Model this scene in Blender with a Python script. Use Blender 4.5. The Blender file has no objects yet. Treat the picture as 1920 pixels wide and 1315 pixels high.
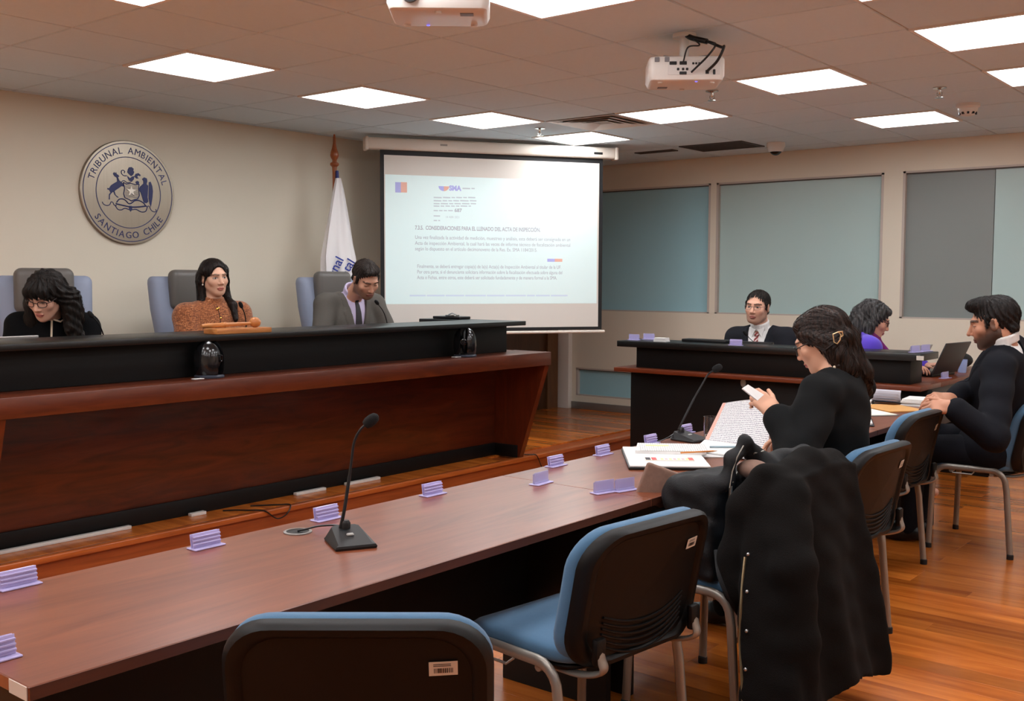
import bpy, bmesh, math, random
import numpy as np
from mathutils import Vector, Matrix
random.seed(7)
PI = math.pi
scene = bpy.context.scene
C = scene.collection

# ------------------------------------------------------------------ camera
CAM_H = 1.5
FPX = 1961.78
_yaw, _pit, _rol = math.radians(39.0226), math.radians(3.82997), math.radians(0.18762)
CF = Vector((-math.sin(_yaw)*math.cos(_pit), math.cos(_yaw)*math.cos(_pit), -math.sin(_pit)))
_R0 = Vector((math.cos(_yaw), math.sin(_yaw), 0)); _U0 = _R0.cross(CF)
CR = _R0*math.cos(_rol) + _U0*math.sin(_rol)
CU = _U0*math.cos(_rol) - _R0*math.sin(_rol)
CO = Vector((0, 0, CAM_H))
cam = bpy.data.cameras.new('camera'); cam_o = bpy.data.objects.new('camera', cam); C.objects.link(cam_o)
cam.sensor_fit = 'HORIZONTAL'; cam.sensor_width = 36; cam.lens = FPX*36/1920
cam.clip_start = .05; cam.clip_end = 60
m3 = Matrix((CR, CU, -CF)).transposed()
cam_o.matrix_world = Matrix.Translation(CO) @ m3.to_4x4()
scene.camera = cam_o

# ------------------------------------------------------------------ world, exposure
w = bpy.data.worlds.new('world'); scene.world = w; w.use_nodes = True
w.node_tree.nodes['Background'].inputs[0].default_value = (.05, .06, .07, 1)
w.node_tree.nodes['Background'].inputs[1].default_value = .3
scene.view_settings.view_transform = 'Standard'; scene.view_settings.look = 'None'
scene.view_settings.gamma = 1; scene.view_settings.use_curve_mapping = False
scene.view_settings.exposure = 0.0
PANEL_STRENGTH = 13.0

# measured points of the room: a pixel of the 1920x1315 view carried out to a depth / plane
def ray(u, v): return CF + CR*((u-960)/FPX) - CU*((v-657.5)/FPX)
def Pd(u, v, d): return CO + ray(u, v)*d
def onz(u, v, z): r = ray(u, v); return CO + r*((z-CAM_H)/r.z)
def onx(u, v, x): r = ray(u, v); return CO + r*(x/r.x)
def ony(u, v, y): r = ray(u, v); return CO + r*(y/r.y)

# ------------------------------------------------------------------ materials
def lin(c):
    out = []
    for a in c[:3]:
        a = a/255
        out.append(a/12.92 if a <= .04045 else ((a+.055)/1.055)**2.4)
    return (*out, 1)
MATS = {}
def mat(name, col=(128,128,128), rough=.5, metal=0, var=0, vscale=8, vstretch=(1,1,1), bump=0, bscale=60, bstretch=(1,1,1),
        coat=0, trans=0, emit=0, emcol=None, alpha=1, ior=1.45, spec=.5, sheen=0, col2=None, randv=0, vcol=False, sss=0):
    if name in MATS: return MATS[name]
    m = bpy.data.materials.new(name); m.use_nodes = True; MATS[name] = m
    nt = m.node_tree; b = nt.nodes['Principled BSDF']; N = nt.nodes.new; L = nt.links.new
    I = b.inputs
    I['Base Color'].default_value = lin(col); I['Roughness'].default_value = rough; I['Metallic'].default_value = metal
    I['Coat Weight'].default_value = coat; I['Transmission Weight'].default_value = trans; I['IOR'].default_value = ior
    I['Specular IOR Level'].default_value = spec; I['Alpha'].default_value = alpha; I['Sheen Weight'].default_value = sheen
    I['Coat Roughness'].default_value = .12
    if sss: I['Subsurface Weight'].default_value = sss; I['Subsurface Radius'].default_value = (.012,.005,.003); I['Subsurface Scale'].default_value = 1
    if emit: I['Emission Color'].default_value = lin(emcol or col); I['Emission Strength'].default_value = emit
    tc = N('ShaderNodeTexCoord') if (var or bump) else None
    src = None
    if vcol:
        at = N('ShaderNodeAttribute'); at.attribute_name = 'Col'; src = at.outputs['Color']
    if var or col2:
        mp = N('ShaderNodeMapping'); mp.inputs['Scale'].default_value = vstretch; L((tc or N('ShaderNodeTexCoord')).outputs['Object'], mp.inputs[0])
        nz = N('ShaderNodeTexNoise'); nz.inputs['Scale'].default_value = vscale; nz.inputs['Detail'].default_value = 6
        L(mp.outputs[0], nz.inputs['Vector'])
        if col2:
            rp = N('ShaderNodeValToRGB'); rp.color_ramp.elements[0].color = lin(col); rp.color_ramp.elements[1].color = lin(col2)
            rp.color_ramp.elements[0].position = .35; rp.color_ramp.elements[1].position = .65
            L(nz.outputs['Fac'], rp.inputs[0]); src = rp.outputs[0]
        else:
            hs = N('ShaderNodeHueSaturation'); mr = N('ShaderNodeMapRange')
            mr.inputs['To Min'].default_value = 1-var; mr.inputs['To Max'].default_value = 1+var
            L(nz.outputs['Fac'], mr.inputs[0]); L(mr.outputs[0], hs.inputs['Value'])
            if src: L(src, hs.inputs['Color'])
            else: hs.inputs['Color'].default_value = lin(col)
            src = hs.outputs[0]
    if randv:
        oi = N('ShaderNodeObjectInfo'); mr2 = N('ShaderNodeMapRange'); hs2 = N('ShaderNodeHueSaturation')
        mr2.inputs['To Min'].default_value = 1-randv; mr2.inputs['To Max'].default_value = 1+randv
        L(oi.outputs['Random'], mr2.inputs[0]); L(mr2.outputs[0], hs2.inputs['Value'])
        if src: L(src, hs2.inputs['Color'])
        else: hs2.inputs['Color'].default_value = lin(col)
        src = hs2.outputs[0]
    if src: L(src, I['Base Color'])
    if bump:
        mp2 = N('ShaderNodeMapping'); mp2.inputs['Scale'].default_value = bstretch; L(tc.outputs['Object'], mp2.inputs[0])
        n2 = N('ShaderNodeTexNoise'); n2.inputs['Scale'].default_value = bscale; n2.inputs['Detail'].default_value = 4
        bp = N('ShaderNodeBump'); bp.inputs['Strength'].default_value = bump; bp.inputs['Distance'].default_value = .004
        L(mp2.outputs[0], n2.inputs['Vector']); L(n2.outputs['Fac'], bp.inputs['Height']); L(bp.outputs[0], I['Normal'])
    return m

def wood(name, c1, c2, rough=.3, stretch=(14,1.2,14), scale=2.2, coat=0, randv=0, spec=.5, offs=False, huev=0, cr=.1):
    if name in MATS: return MATS[name]
    m = bpy.data.materials.new(name); m.use_nodes = True; MATS[name] = m
    nt = m.node_tree; b = nt.nodes['Principled BSDF']; N = nt.nodes.new; L = nt.links.new; I = b.inputs
    I['Roughness'].default_value = rough; I['Coat Weight'].default_value = coat; I['Coat Roughness'].default_value = cr
    I['Specular IOR Level'].default_value = spec
    tc = N('ShaderNodeTexCoord'); mp = N('ShaderNodeMapping'); mp.inputs['Scale'].default_value = stretch
    vec = tc.outputs['Object']
    oi = N('ShaderNodeObjectInfo')
    if offs:
        mu = N('ShaderNodeVectorMath'); mu.operation = 'MULTIPLY_ADD'
        cb = N('ShaderNodeCombineXYZ')
        for k in range(3): L(oi.outputs['Random'], cb.inputs[k])
        L(cb.outputs[0], mu.inputs[0]); mu.inputs[1].default_value = (37, 53, 71); L(vec, mu.inputs[2]); vec = mu.outputs[0]
    L(vec, mp.inputs[0])
    n1 = N('ShaderNodeTexNoise'); n1.inputs['Scale'].default_value = scale; n1.inputs['Detail'].default_value = 8; n1.inputs['Distortion'].default_value = 1.2
    n1.inputs['Roughness'].default_value = .62
    L(mp.outputs[0], n1.inputs['Vector'])
    rp = N('ShaderNodeValToRGB'); e = rp.color_ramp.elements
    e[0].color = lin(c1); e[0].position = .33; e[1].color = lin(c2); e[1].position = .68
    L(n1.outputs['Fac'], rp.inputs[0]); src = rp.outputs[0]
    if randv:
        mr = N('ShaderNodeMapRange'); hs = N('ShaderNodeHueSaturation')
        mr.inputs['To Min'].default_value = 1-randv; mr.inputs['To Max'].default_value = 1+randv
        L(oi.outputs['Random'], mr.inputs[0]); L(mr.outputs[0], hs.inputs['Value']); L(src, hs.inputs['Color']); src = hs.outputs[0]
    L(src, I['Base Color'])
    return m

# ------------------------------------------------------------------ mesh helpers
class MB:
    """collects simple shapes, builds them as one mesh object"""
    def __init__(s): s.v = []; s.f = []; s.mi = []
    def add(s, vs, fs, mi=0):
        o = len(s.v); s.v += [tuple(p) for p in vs]; s.f += [tuple(i+o for i in q) for q in fs]; s.mi += [mi]*len(fs); return s
    def box(s, lo, hi, M=None, mi=0):
        (a,b,c),(d,e,f) = lo, hi
        vs = [Vector(p) for p in ((a,b,c),(d,b,c),(d,e,c),(a,e,c),(a,b,f),(d,b,f),(d,e,f),(a,e,f))]
        if M is not None: vs = [M @ p for p in vs]
        return s.add(vs, [(0,3,2,1),(4,5,6,7),(0,1,5,4),(1,2,6,5),(2,3,7,6),(3,0,4,7)], mi)
    def bbox(s, lo, hi, r=.004, seg=2, M=None, mi=0):
        bm = bmesh.new(); bmesh.ops.create_cube(bm, size=1)
        c = [(a+b)/2 for a,b in zip(lo,hi)]; d = [abs(b-a) for a,b in zip(lo,hi)]
        for p in bm.verts: p.co = Vector((p.co.x*d[0]+c[0], p.co.y*d[1]+c[1], p.co.z*d[2]+c[2]))
        r = min(r, min(d)*.45)
        bmesh.ops.bevel(bm, geom=bm.edges[:], offset=r, segments=seg, affect='EDGES', profile=.5)
        bm.verts.index_update()
        vs = [p.co.copy() for p in bm.verts]
        if M is not None: vs = [M @ p for p in vs]
        s.add(vs, [tuple(x.index for x in f.verts) for f in bm.faces], mi); bm.free(); return s
    def tube(s, pts, r, n=10, cap=True, flat=1, up=None, mi=0):
        pts = [Vector(p) for p in pts]; m = len(pts)
        rs = r if isinstance(r, (list,tuple)) else [r]*m
        vs = []; fs = []; prev = None
        for i,p in enumerate(pts):
            t = (pts[min(i+1,m-1)]-pts[max(i-1,0)]); t = t.normalized() if t.length > 1e-9 else Vector((0,0,1))
            if prev is None:
                a = Vector(up) if up is not None else (Vector((0,0,1)) if abs(t.z) < .9 else Vector((1,0,0)))
            else: a = prev
            a = (a - t*a.dot(t))
            if a.length < 1e-6: a = t.orthogonal()
            a.normalize(); prev = a; b = t.cross(a)
            for k in range(n):
                g = 2*PI*k/n; vs.append(p + (a*math.cos(g)*flat + b*math.sin(g))*rs[i])
        for i in range(m-1):
            for k in range(n):
                fs.append((i*n+k, i*n+(k+1)%n, (i+1)*n+(k+1)%n, (i+1)*n+k))
        if cap: fs.append(tuple(range(n-1,-1,-1))); fs.append(tuple((m-1)*n+k for k in range(n)))
        return s.add(vs, fs, mi)
    def lathe(s, prof, n=24, M=None, mi=0, caps=True):
        vs = []; fs = []; m = len(prof)
        for (r,z) in prof:
            for k in range(n):
                g = 2*PI*k/n; p = Vector((r*math.cos(g), r*math.sin(g), z)); vs.append(M @ p if M is not None else p)
        for i in range(m-1):
            for k in range(n): fs.append((i*n+k, i*n+(k+1)%n, (i+1)*n+(k+1)%n, (i+1)*n+k))
        if caps: fs.append(tuple(range(n-1,-1,-1))); fs.append(tuple((m-1)*n+k for k in range(n)))
        return s.add(vs, fs, mi)
    def prism(s, poly, z0, z1, M=None, mi=0):
        n = len(poly); ar = sum(poly[i][0]*poly[(i+1)%n][1]-poly[(i+1)%n][0]*poly[i][1] for i in range(n))
        if ar < 0: poly = poly[::-1]
        vs = [Vector((x,y,z0)) for x,y in poly]+[Vector((x,y,z1)) for x,y in poly]
        if M is not None: vs = [M @ p for p in vs]
        fs = [tuple(range(n-1,-1,-1)), tuple(range(n,2*n))]+[(i,(i+1)%n,n+(i+1)%n,n+i) for i in range(n)]
        return s.add(vs, fs, mi)
    def ball(s, c, r, n=16, m=10, M=None, mi=0):
        rr = r if isinstance(r,(list,tuple)) else (r,r,r)
        prof = [(math.sin(PI*i/m), -math.cos(PI*i/m)) for i in range(m+1)]
        vs = []; fs = []
        for a,z in prof:
            a = max(a,1e-4)
            for k in range(n):
                g = 2*PI*k/n; p = Vector((a*math.cos(g)*rr[0], a*math.sin(g)*rr[1], z*rr[2]))
                if M is not None: p = M.to_3x3() @ p
                vs.append(p+Vector(c))
        for i in range(m):
            for k in range(n): fs.append((i*n+k, i*n+(k+1)%n, (i+1)*n+(k+1)%n, (i+1)*n+k))
        return s.add(vs, fs, mi)
    def rings(s, rg, close=True, capa=True, capb=True, mi=0):
        n = len(rg[0]); vs = [p for r in rg for p in r]; fs = []
        for i in range(len(rg)-1):
            for k in range(n if close else n-1): fs.append((i*n+k, i*n+(k+1)%n, (i+1)*n+(k+1)%n, (i+1)*n+k))
        if capa: fs.append(tuple(range(n-1,-1,-1)))
        if capb: fs.append(tuple((len(rg)-1)*n+k for k in range(n)))
        return s.add(vs, fs, mi)
    def grid(s, fn, nu, nv, mi=0):
        vs = [fn(i/nu, j/nv) for j in range(nv+1) for i in range(nu+1)]
        fs = [(j*(nu+1)+i, j*(nu+1)+i+1, (j+1)*(nu+1)+i+1, (j+1)*(nu+1)+i) for j in range(nv) for i in range(nu)]
        return s.add(vs, fs, mi)
    def mesh(s, name, mats, sharp=35):
        me = bpy.data.meshes.new(name); me.from_pydata(s.v, [], s.f)
        for m in (mats if isinstance(mats,(list,tuple)) else [mats]): me.materials.append(m)
        if any(s.mi): me.polygons.foreach_set('material_index', s.mi)
        me.shade_smooth()
        try: me.set_sharp_from_angle(angle=math.radians(sharp))
        except Exception: pass
        me.update(); return me
    def build(s, name, mats, parent=None, sharp=35, label=None, loc=None, rot=None):
        return put(name, s.mesh(name, mats, sharp), parent, label, loc, rot)

def put(name, me, parent=None, label=None, loc=None, rot=None):
    o = bpy.data.objects.new(name, me); C.objects.link(o); o.parent = parent
    if loc is not None: o.location = loc
    if rot is not None: o.rotation_euler = rot
    if label: o['label'] = label
    return o
def tag(o, label, cat, group=None):
    o['label'] = label; o['category'] = cat
    if group: o['group'] = group
    return o
def thing(name, label, cat, loc=(0,0,0), rz=0, group=None):
    o = bpy.data.objects.new(name, None); C.objects.link(o); o.empty_display_size = .1
    o.location = loc; o.rotation_euler = (0,0,rz)
    return tag(o, label, cat, group)
def struct(o): o['kind'] = 'structure'; return o
def copy_tree(o, parent=None):
    c = o.copy(); C.objects.link(c); c.parent = parent
    for ch in list(o.children): copy_tree(ch, c)
    return c
def arc(c, r, a0, a1, n, ax=(1,0,0), ay=(0,0,1)):
    c = Vector(c); ax = Vector(ax); ay = Vector(ay)
    return [c+ax*(r*math.cos(a0+(a1-a0)*i/n))+ay*(r*math.sin(a0+(a1-a0)*i/n)) for i in range(n+1)]
def bez(p0,p1,p2,p3,n=14):
    p0,p1,p2,p3 = map(Vector,(p0,p1,p2,p3)); out = []
    for i in range(n+1):
        t = i/n; out.append(p0*(1-t)**3+p1*3*t*(1-t)**2+p2*3*t*t*(1-t)+p3*t**3)
    return out
def catmull(pts, n=8):
    P = [Vector(p) for p in pts]; P = [P[0]*2-P[1]]+P+[P[-1]*2-P[-2]]; out = []
    for i in range(1,len(P)-2):
        for k in range(n):
            t = k/n; a,b,c,d = P[i-1],P[i],P[i+1],P[i+2]
            out.append(.5*((2*b)+(c-a)*t+(2*a-5*b+4*c-d)*t*t+(3*b-a-3*c+d)*t**3))
    out.append(P[-2]); return out
def frame(o, x, y, z):
    M = Matrix((Vector(x), Vector(y), Vector(z))).transposed().to_4x4(); M.translation = Vector(o); return M
_dg_tmp = []
def text_mesh(body, size, extrude=.0005, align='LEFT', bold=0):
    cu = bpy.data.curves.new('lettering', 'FONT'); cu.body = body; cu.size = size; cu.extrude = extrude; cu.align_x = align
    cu.resolution_u = 3; cu.offset = bold
    ob = bpy.data.objects.new('lettering', cu); C.objects.link(ob)
    dg = bpy.context.evaluated_depsgraph_get(); me = bpy.data.meshes.new_from_object(ob.evaluated_get(dg))
    vs = [v.co.copy() for v in me.vertices]; fs = [tuple(p.vertices) for p in me.polygons]
    bpy.data.objects.remove(ob); bpy.data.curves.remove(cu); bpy.data.meshes.remove(me)
    return vs, fs
def rrect(w, d, r, n=6):
    out = []
    for cx,cy,a in ((w/2-r,d/2-r,0),(-w/2+r,d/2-r,PI/2),(-w/2+r,-d/2+r,PI),(w/2-r,-d/2+r,1.5*PI)):
        for k in range(n+1): out.append((cx+r*math.cos(a+PI/2*k/n), cy+r*math.sin(a+PI/2*k/n)))
    return out
def cushion(w, d, t, r, warp=None, dome=.3, under=True, n=6, inset=.5):
    """rounded upholstered slab: outline rounded rectangle w x d, thickness t; warp(x,y,z)->Vector"""
    mb = MB(); rg = []
    prof = [(.02,1),(.35,1),(.65,.97),(.85,.9),(.94,.78),(.985,.55),(1,.2),(1,-.2),(.985,-.6),(.95,-.85),(.9,-1),(.5,-1),(.02,-1)]
    base = rrect(w,d,r,n)
    for s_,h in prof:
        top = (1-s_)*dome*t if h > 0 else 0
        ring = []
        for x,y in base:
            p = (x*s_, y*s_, h*t/2+top); ring.append(Vector(warp(*p)) if warp else Vector(p))
        rg.append(ring[::-1])
    mb.rings(rg); return mb
def wput(mb, name, mats, parent, sharp=35, label=None):
    """shapes given in room coordinates, stored relative to the parent"""
    p = parent
    M = Matrix.Translation(p.location) @ p.rotation_euler.to_matrix().to_4x4()
    if p.parent is not None and p.parent.type == 'EMPTY':
        q = p.parent; M = Matrix.Translation(q.location) @ q.rotation_euler.to_matrix().to_4x4() @ M
    Mi = M.inverted(); mb.v = [tuple(Mi @ Vector(v)) for v in mb.v]
    return mb.build(name, mats, parent, sharp, label)

# ------------------------------------------------------------------ room shell
CE = 2.676; XW = -6.65; YW = 9.0; ZD = .15; XN = -4.92
XR = 2.6; YB = -3.0
M_wall = mat('cream wall paint', (222,214,196), .75, var=.03, vscale=1.5, bump=.05, bscale=180)
M_wall2 = mat('pale beige wall paint', (222,212,194), .7, var=.02, vscale=2, bump=.04, bscale=180)
M_tile = mat('mineral fibre ceiling tile', (208,226,236), .9, var=.03, vscale=30, bump=.35, bscale=420, randv=.025)
M_bar = mat('ceiling grid metal', (190,180,172), .6)
M_white = mat('white painted metal', (226,222,216), .4)
M_diff = mat('lit light diffuser', (255,255,255), .5, emit=PANEL_STRENGTH, emcol=(249,252,255))
M_plank = wood('red brown parquet', (150,72,20), (206,118,44), .26, (.6,6,6), 1.2, coat=.16, spec=.4, randv=.26, offs=True, cr=.09)
M_under = mat('dark subfloor', (50,22,10), .6)
M_nose = wood('orange stained wood edge', (150,72,25), (186,98,42), .28, (14,1,14), 1.5, coat=.3)
M_riser = wood('orange stained riser', (134,60,20), (166,80,32), .4, (14,1,14), 1.5)
M_alu = mat('brushed grey aluminium', (150,146,142), .45, metal=.6)
M_black = mat('black laminate', (15,14,14), .5, spec=.3, var=.12, vscale=3, vstretch=(8,8,30))
M_blackfloor = mat('matt black board', (12,11,11), .7, spec=.2)

fl = MB().box((XW-.2,YB,-.2),(XR,YW+.2,-.014)).build('floor', M_under); struct(fl)
def plank_mesh(L, w=.12):
    mb = MB(); c = .0006
    x0,x1,y0,y1 = c*.25, L-c*.25, -w/2, w/2
    mb.add([(x0,y0,-.014),(x1,y0,-.014),(x1,y1,-.014),(x0,y1,-.014),
            (x0,y0,-c),(x1,y0,-c),(x1,y1,-c),(x0,y1,-c),
            (x0+c,y0+c,0),(x1-c,y0+c,0),(x1-c,y1-c,0),(x0+c,y1-c,0)],
           [(0,3,2,1),(0,1,5,4),(1,2,6,5),(2,3,7,6),(3,0,4,7),(4,5,9,8),(5,6,10,9),(6,7,11,10),(7,4,8,11),(8,9,10,11)])
    return mb.mesh('floor_plank', M_plank, 20)
PL = {L: plank_mesh(L) for L in (.3,.6,.9,1.2,1.5,1.8)}
rnd = random.Random(3)
def lay(parent, x0, x1, y0, rows, z, name='floor_plank', pw=.12, n_left=999):
    cnt = 0
    for r in range(rows):
        x = x0 - rnd.choice((0,.3,.6,.9)) if x0 < -5 else x0 - rnd.choice((0,.2,.4,.6))
        y = y0 + pw*(r+.5)
        x = x0
        first = True
        while x < x1-.05:
            opts = [L for L in PL if x+L <= x1+.05]
            if not opts: break
            L = rnd.choice([.3,.6,.9] if first else [.9,1.2,1.5,1.8]); first = False
            if L not in opts: L = max(opts)
            put(name, PL[L], parent, loc=(x, y, z)); x += L; cnt += 1
    return cnt
# rows of planks that can be seen (right of and under the tables); the rest of the floor is one joined field
n1 = lay(fl, -2.6, .7, .6, 70, 0)
rest = MB()
for r in range(int((YW-YB)/.12)):
    y = YB+.12*(r+.5)
    segs = [(-4.9,-2.6),(.7,XR)] if .6 <= y <= 9.0 else [(-4.9,XR)]
    for a,b in segs:
        x = a
        while x < b-.02:
            L = min(rnd.choice((.9,1.2,1.5)), b-x); rest.box((x+.001,y-.059,-.014),(x+L-.001,y+.059,0)); x += L
ro = rest.build('floor_planks_beyond', M_plank, fl); ro['kind'] = 'stuff'

# raised platform under the judges' bench
da = MB().box((XW,YB,0),(XN-.02,YW,ZD-.014)).build('dais_platform', M_riser); struct(da)
lay(da, XW+.02, XN-.05, 6.0, 25, ZD)
dm = MB()
for r in range(int((6.0-YB)/.12)):
    y = YB+.12*(r+.5); dm.box((-5.55,y-.059,ZD-.013),(XN-.05,y+.059,ZD)); dm.box((XW,y-.059,ZD-.013),(-5.552,y+.059,ZD))
d2 = dm.build('platform_planks_beyond', M_plank, da); d2['kind'] = 'stuff'
MB().bbox((XN-.05,YB,ZD-.035),(XN,YW,ZD+.001),.008,3).build('nosing', M_nose, da)

# walls
def wall(name, lo, hi, m): return struct(MB().box(lo,hi).build(name, m))
wall('wall_left', (XW-.2,YB,0),(XW,YW+.2,CE+.3), M_wall)
wall('wall_right', (XR,YB,0),(XR+.2,YW+.2,CE+.3), M_wall2)
wall('wall_rear', (XW,YB-.2,0),(XR,YB,CE+.3), M_wall)
wb = MB(); Z0,Z1,Z2,Z3 = .29,.585,1.19,2.43
xs_open = [(-6.42,-4.86),(-4.80,-3.21),(-3.05,-.55),(-.45,2.0)]
wb.box((XW,YW,0),(XR,YW+.16,Z0)); wb.box((XW,YW,Z1),(XR,YW+.16,Z2)); wb.box((XW,YW,Z3),(XR,YW+.16,CE+.3))
ed = [XW]+[v for o in xs_open for v in o]+[XR]
for k in range(0,len(ed),2):
    wb.box((ed[k],YW,Z0),(ed[k+1],YW+.16,Z1)); wb.box((ed[k],YW,Z2),(ed[k+1],YW+.16,Z3))
struct(wb.build('wall_windows', M_wall2))
struct(MB().bbox((XW,YW-.07,ZD),(-6.47,YW,CE),.004).build('trim_1', mat('white corner trim', (224,216,206), .5)))
struct(MB().bbox((-6.47,YW-.018,ZD),(-4.45,YW,ZD+.075),.003).build('baseboard_dais', M_alu))
struct(MB().bbox((-4.45,YW-.018,0),(XR,YW,.075),.003).build('baseboard_windows', M_alu))
struct(MB().bbox((XW,YB,ZD),(XW+.018,7.9,ZD+.075),.003).build('baseboard_left', M_alu))
M_frost = mat('frosted blue green glass', (176,200,198), .38, var=.05, vscale=.9, spec=.45, coat=.1)
M_frost2 = mat('deep blue frosted glass', (158,200,210), .36, var=.08, vscale=.8, spec=.45, coat=.1)
M_frostg = mat('grey backed glass', (132,138,136), .42, var=.03, vscale=1)  # grey of a panel behind the glass, put into the pane's own colour
M_frame = mat('pale grey window frame', (188,176,166), .45)
M_framed = mat('dark window gasket', (84,80,78), .5)
def window(name, x0, x1, z0, z1, panes):
    t = .022; mb = MB()
    mb.box((x0,YW+.0,z0),(x0+t,YW+.1,z1)); mb.box((x1-t,YW,z0),(x1,YW+.1,z1))
    mb.box((x0,YW,z0),(x1,YW+.1,z0+.012)); mb.box((x0,YW,z1-.016),(x1,YW+.1,z1))
    o = struct(mb.build(name, M_frame))
    MB().box((x0+t,YW+.02,z1-.024),(x1-t,YW+.06,z1-.016)).build('gasket', M_framed, o)
    for a,b,m in panes: MB().box((a,YW+.04,z0+.006),(b,YW+.052,z1-.006)).build('pane', m, o)
    return o
window('window_1', -6.42,-4.86,Z2,Z3, [(-6.41,-4.87,M_frost2)])
window('window_2', -4.80,-3.21,Z2,Z3, [(-4.79,-3.22,M_frost)])
window('window_3', -3.05,-.55,Z2,Z3, [(-3.04,-2.33,M_frostg),(-2.325,-.56,M_frost)])
window('window_4', -.45,2.0,Z2,Z3, [(-.44,1.99,M_frost)])
window('window_5', -6.42,-4.86,Z0,Z1, [(-6.41,-4.87,M_frost2)])
window('window_6', -4.80,-3.21,Z0,Z1, [(-4.79,-3.22,M_frost)])
window('window_7', -3.05,-.55,Z0,Z1, [(-3.04,-.56,M_frost)])
window('window_8', -.45,2.0,Z0,Z1, [(-.44,1.99,M_frost)])
# brown door in the left wall near the corner
M_door = wood('dark brown door veneer', (62,38,22), (84,54,32), .4, (8,8,1), 1.6)
dr = struct(MB().bbox((XW,7.86,ZD),(XW+.03,8.74,2.2),.003).build('door_1', M_door))
fm = MB(); fm.box((XW,7.78,ZD),(XW+.05,7.86,2.28)); fm.box((XW,8.74,ZD),(XW+.05,8.92,2.28)); fm.box((XW,7.86,2.2),(XW+.05,8.74,2.28))
fm.build('door_frame', wood('brown door frame', (88,54,28), (108,70,38), .4, (8,8,1), 1.6), dr)
hm = MB(); hm.tube([(XW+.03,7.95,1.15),(XW+.08,7.95,1.15),(XW+.08,8.06,1.15)], .009, 8); hm.build('door_handle', M_alu, dr)

# ------------------------------------------------------------------ ceiling of tiles
T = .61; TX0, TY0 = -4.7513, 2.5814
ce = struct(MB().box((XW-.2,YB-.2,CE+.035),(XR+.2,YW+.2,CE+.15)).build('ceiling', M_bar))
LIGHTS = {(1,-1):'', (3,-1):'', (5,-1):'', (7,-1):'', (6,1):'', (1,3):'', (5,3):'', (8,3):'', (2,5):'', (4,5):'', (6,5):'', (-2,-1):'', (-1,3):'',
          (-1,1):'', (0,5):'', (-4,-1):'', (-4,1):'', (-4,3):'', (-3,5):'', (-6,1):'', (-6,5):'', (8,7):'', (5,8):'', (2,8):'', (-1,8):'', (-5,8):'', (-7,-1):'', (-7,3):'', (5,10):'', (1,10):''}
VENTS = {(6,0)}
mb = MB(); g = .0055
mb.add([(-T/2+g,-T/2+g,.006),(T/2-g,-T/2+g,.006),(T/2-g,T/2-g,.006),(-T/2+g,T/2-g,.006),
        (-T/2+g+.003,-T/2+g+.003,0),(T/2-g-.003,-T/2+g+.003,0),(T/2-g-.003,T/2-g-.003,0),(-T/2+g+.003,T/2-g-.003,0)],
       [(7,6,5,4),(0,1,2,3),(4,5,1,0),(5,6,2,1),(6,7,3,2),(7,4,0,3)])
TILE = mb.mesh('ceiling_tile', M_tile, 20)
far = MB(); bars = MB()
for i in range(-10, 12):
    for j in range(-4, 13):
        x = TX0+T*(j+.5); y = TY0+T*(i+.5)
        if x+T/2 < XW or x-T/2 > XR or y+T/2 < YB or y-T/2 > YW: continue
        if (i,j) in LIGHTS or (i,j) in VENTS: continue
        x0,x1,y0,y1 = max(x-T/2,XW), min(x+T/2,XR), max(y-T/2,YB), min(y+T/2,YW)
        vis = -2 <= i <= 10 and j <= 8
        if vis and x0 == x-T/2 and x1 == x+T/2 and y0 == y-T/2 and y1 == y+T/2:
            put('ceiling_tile', TILE, ce, loc=(x,y,CE))
        elif vis and x1-x0 > .03 and y1-y0 > .03:
            MB().box((x0+g,y0+g,CE),(x1-g,y1-g,CE+.006)).build('ceiling_tile', M_tile, ce)
        else: far.box((x0+g,y0+g,CE),(x1-g,y1-g,CE+.006))
fo = far.build('ceiling_tiles_beyond', M_tile, ce); fo['kind'] = 'stuff'
for j in range(-4,14):
    x = TX0+T*j
    if XW < x < XR: bars.box((x-.012,YB,CE+.007),(x+.012,YW,CE+.035))
for i in range(-10,12):
    y = TY0+T*i
    if YB < y < YW: bars.box((XW,y-.012,CE+.0072),(XR,y+.012,CE+.034))
bars.build('grid_bars', M_bar, ce)

def light_panel(i, j, label):
    o = thing('ceiling_light', label, 'ceiling light', (TX0+T*(j+.5), TY0+T*(i+.5), CE), 0, 'square light panels in the ceiling')
    a, b = T/2-.004, T/2-.024; m = MB()
    for s in (-1,1):
        m.box((min(s*a,s*b),-a,-.007),(max(s*a,s*b),a,.03)); m.box((-b,min(s*a,s*b),-.007),(b,max(s*a,s*b),.03))
    m.build('frame', M_white, o); MB().bbox((-b,-b,-.003),(b,b,.012),.01,2).build('diffuser', M_diff, o)
    return o
LL = {(1,-1):'square light panel above the round metal wall seal, nearest of its row', (3,-1):'square light panel second from the left in the row along the left wall',
      (5,-1):'square light panel above the left half of the projection screen', (7,-1):'small-looking light panel above the right end of the projection screen case',
      (6,1):'light panel just behind the hanging projector with cables, beside the air diffuser', (1,3):'light panel cut by the top edge of the photo beside the nearest projector',
      (5,3):'light panel right of the projector with black cables', (8,3):'light panel nearest the window wall, left of the smoke detector',
      (4,5):'large-looking light panel at the upper right corner of the photo', (6,5):'light panel cut by the right edge of the photo below the larger one',
      (2,5):'light panel of which only a sliver shows at the top edge'}
for k in LIGHTS:
    o = light_panel(*k, LL.get(k, 'square light panel outside the view of the photo'))
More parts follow.
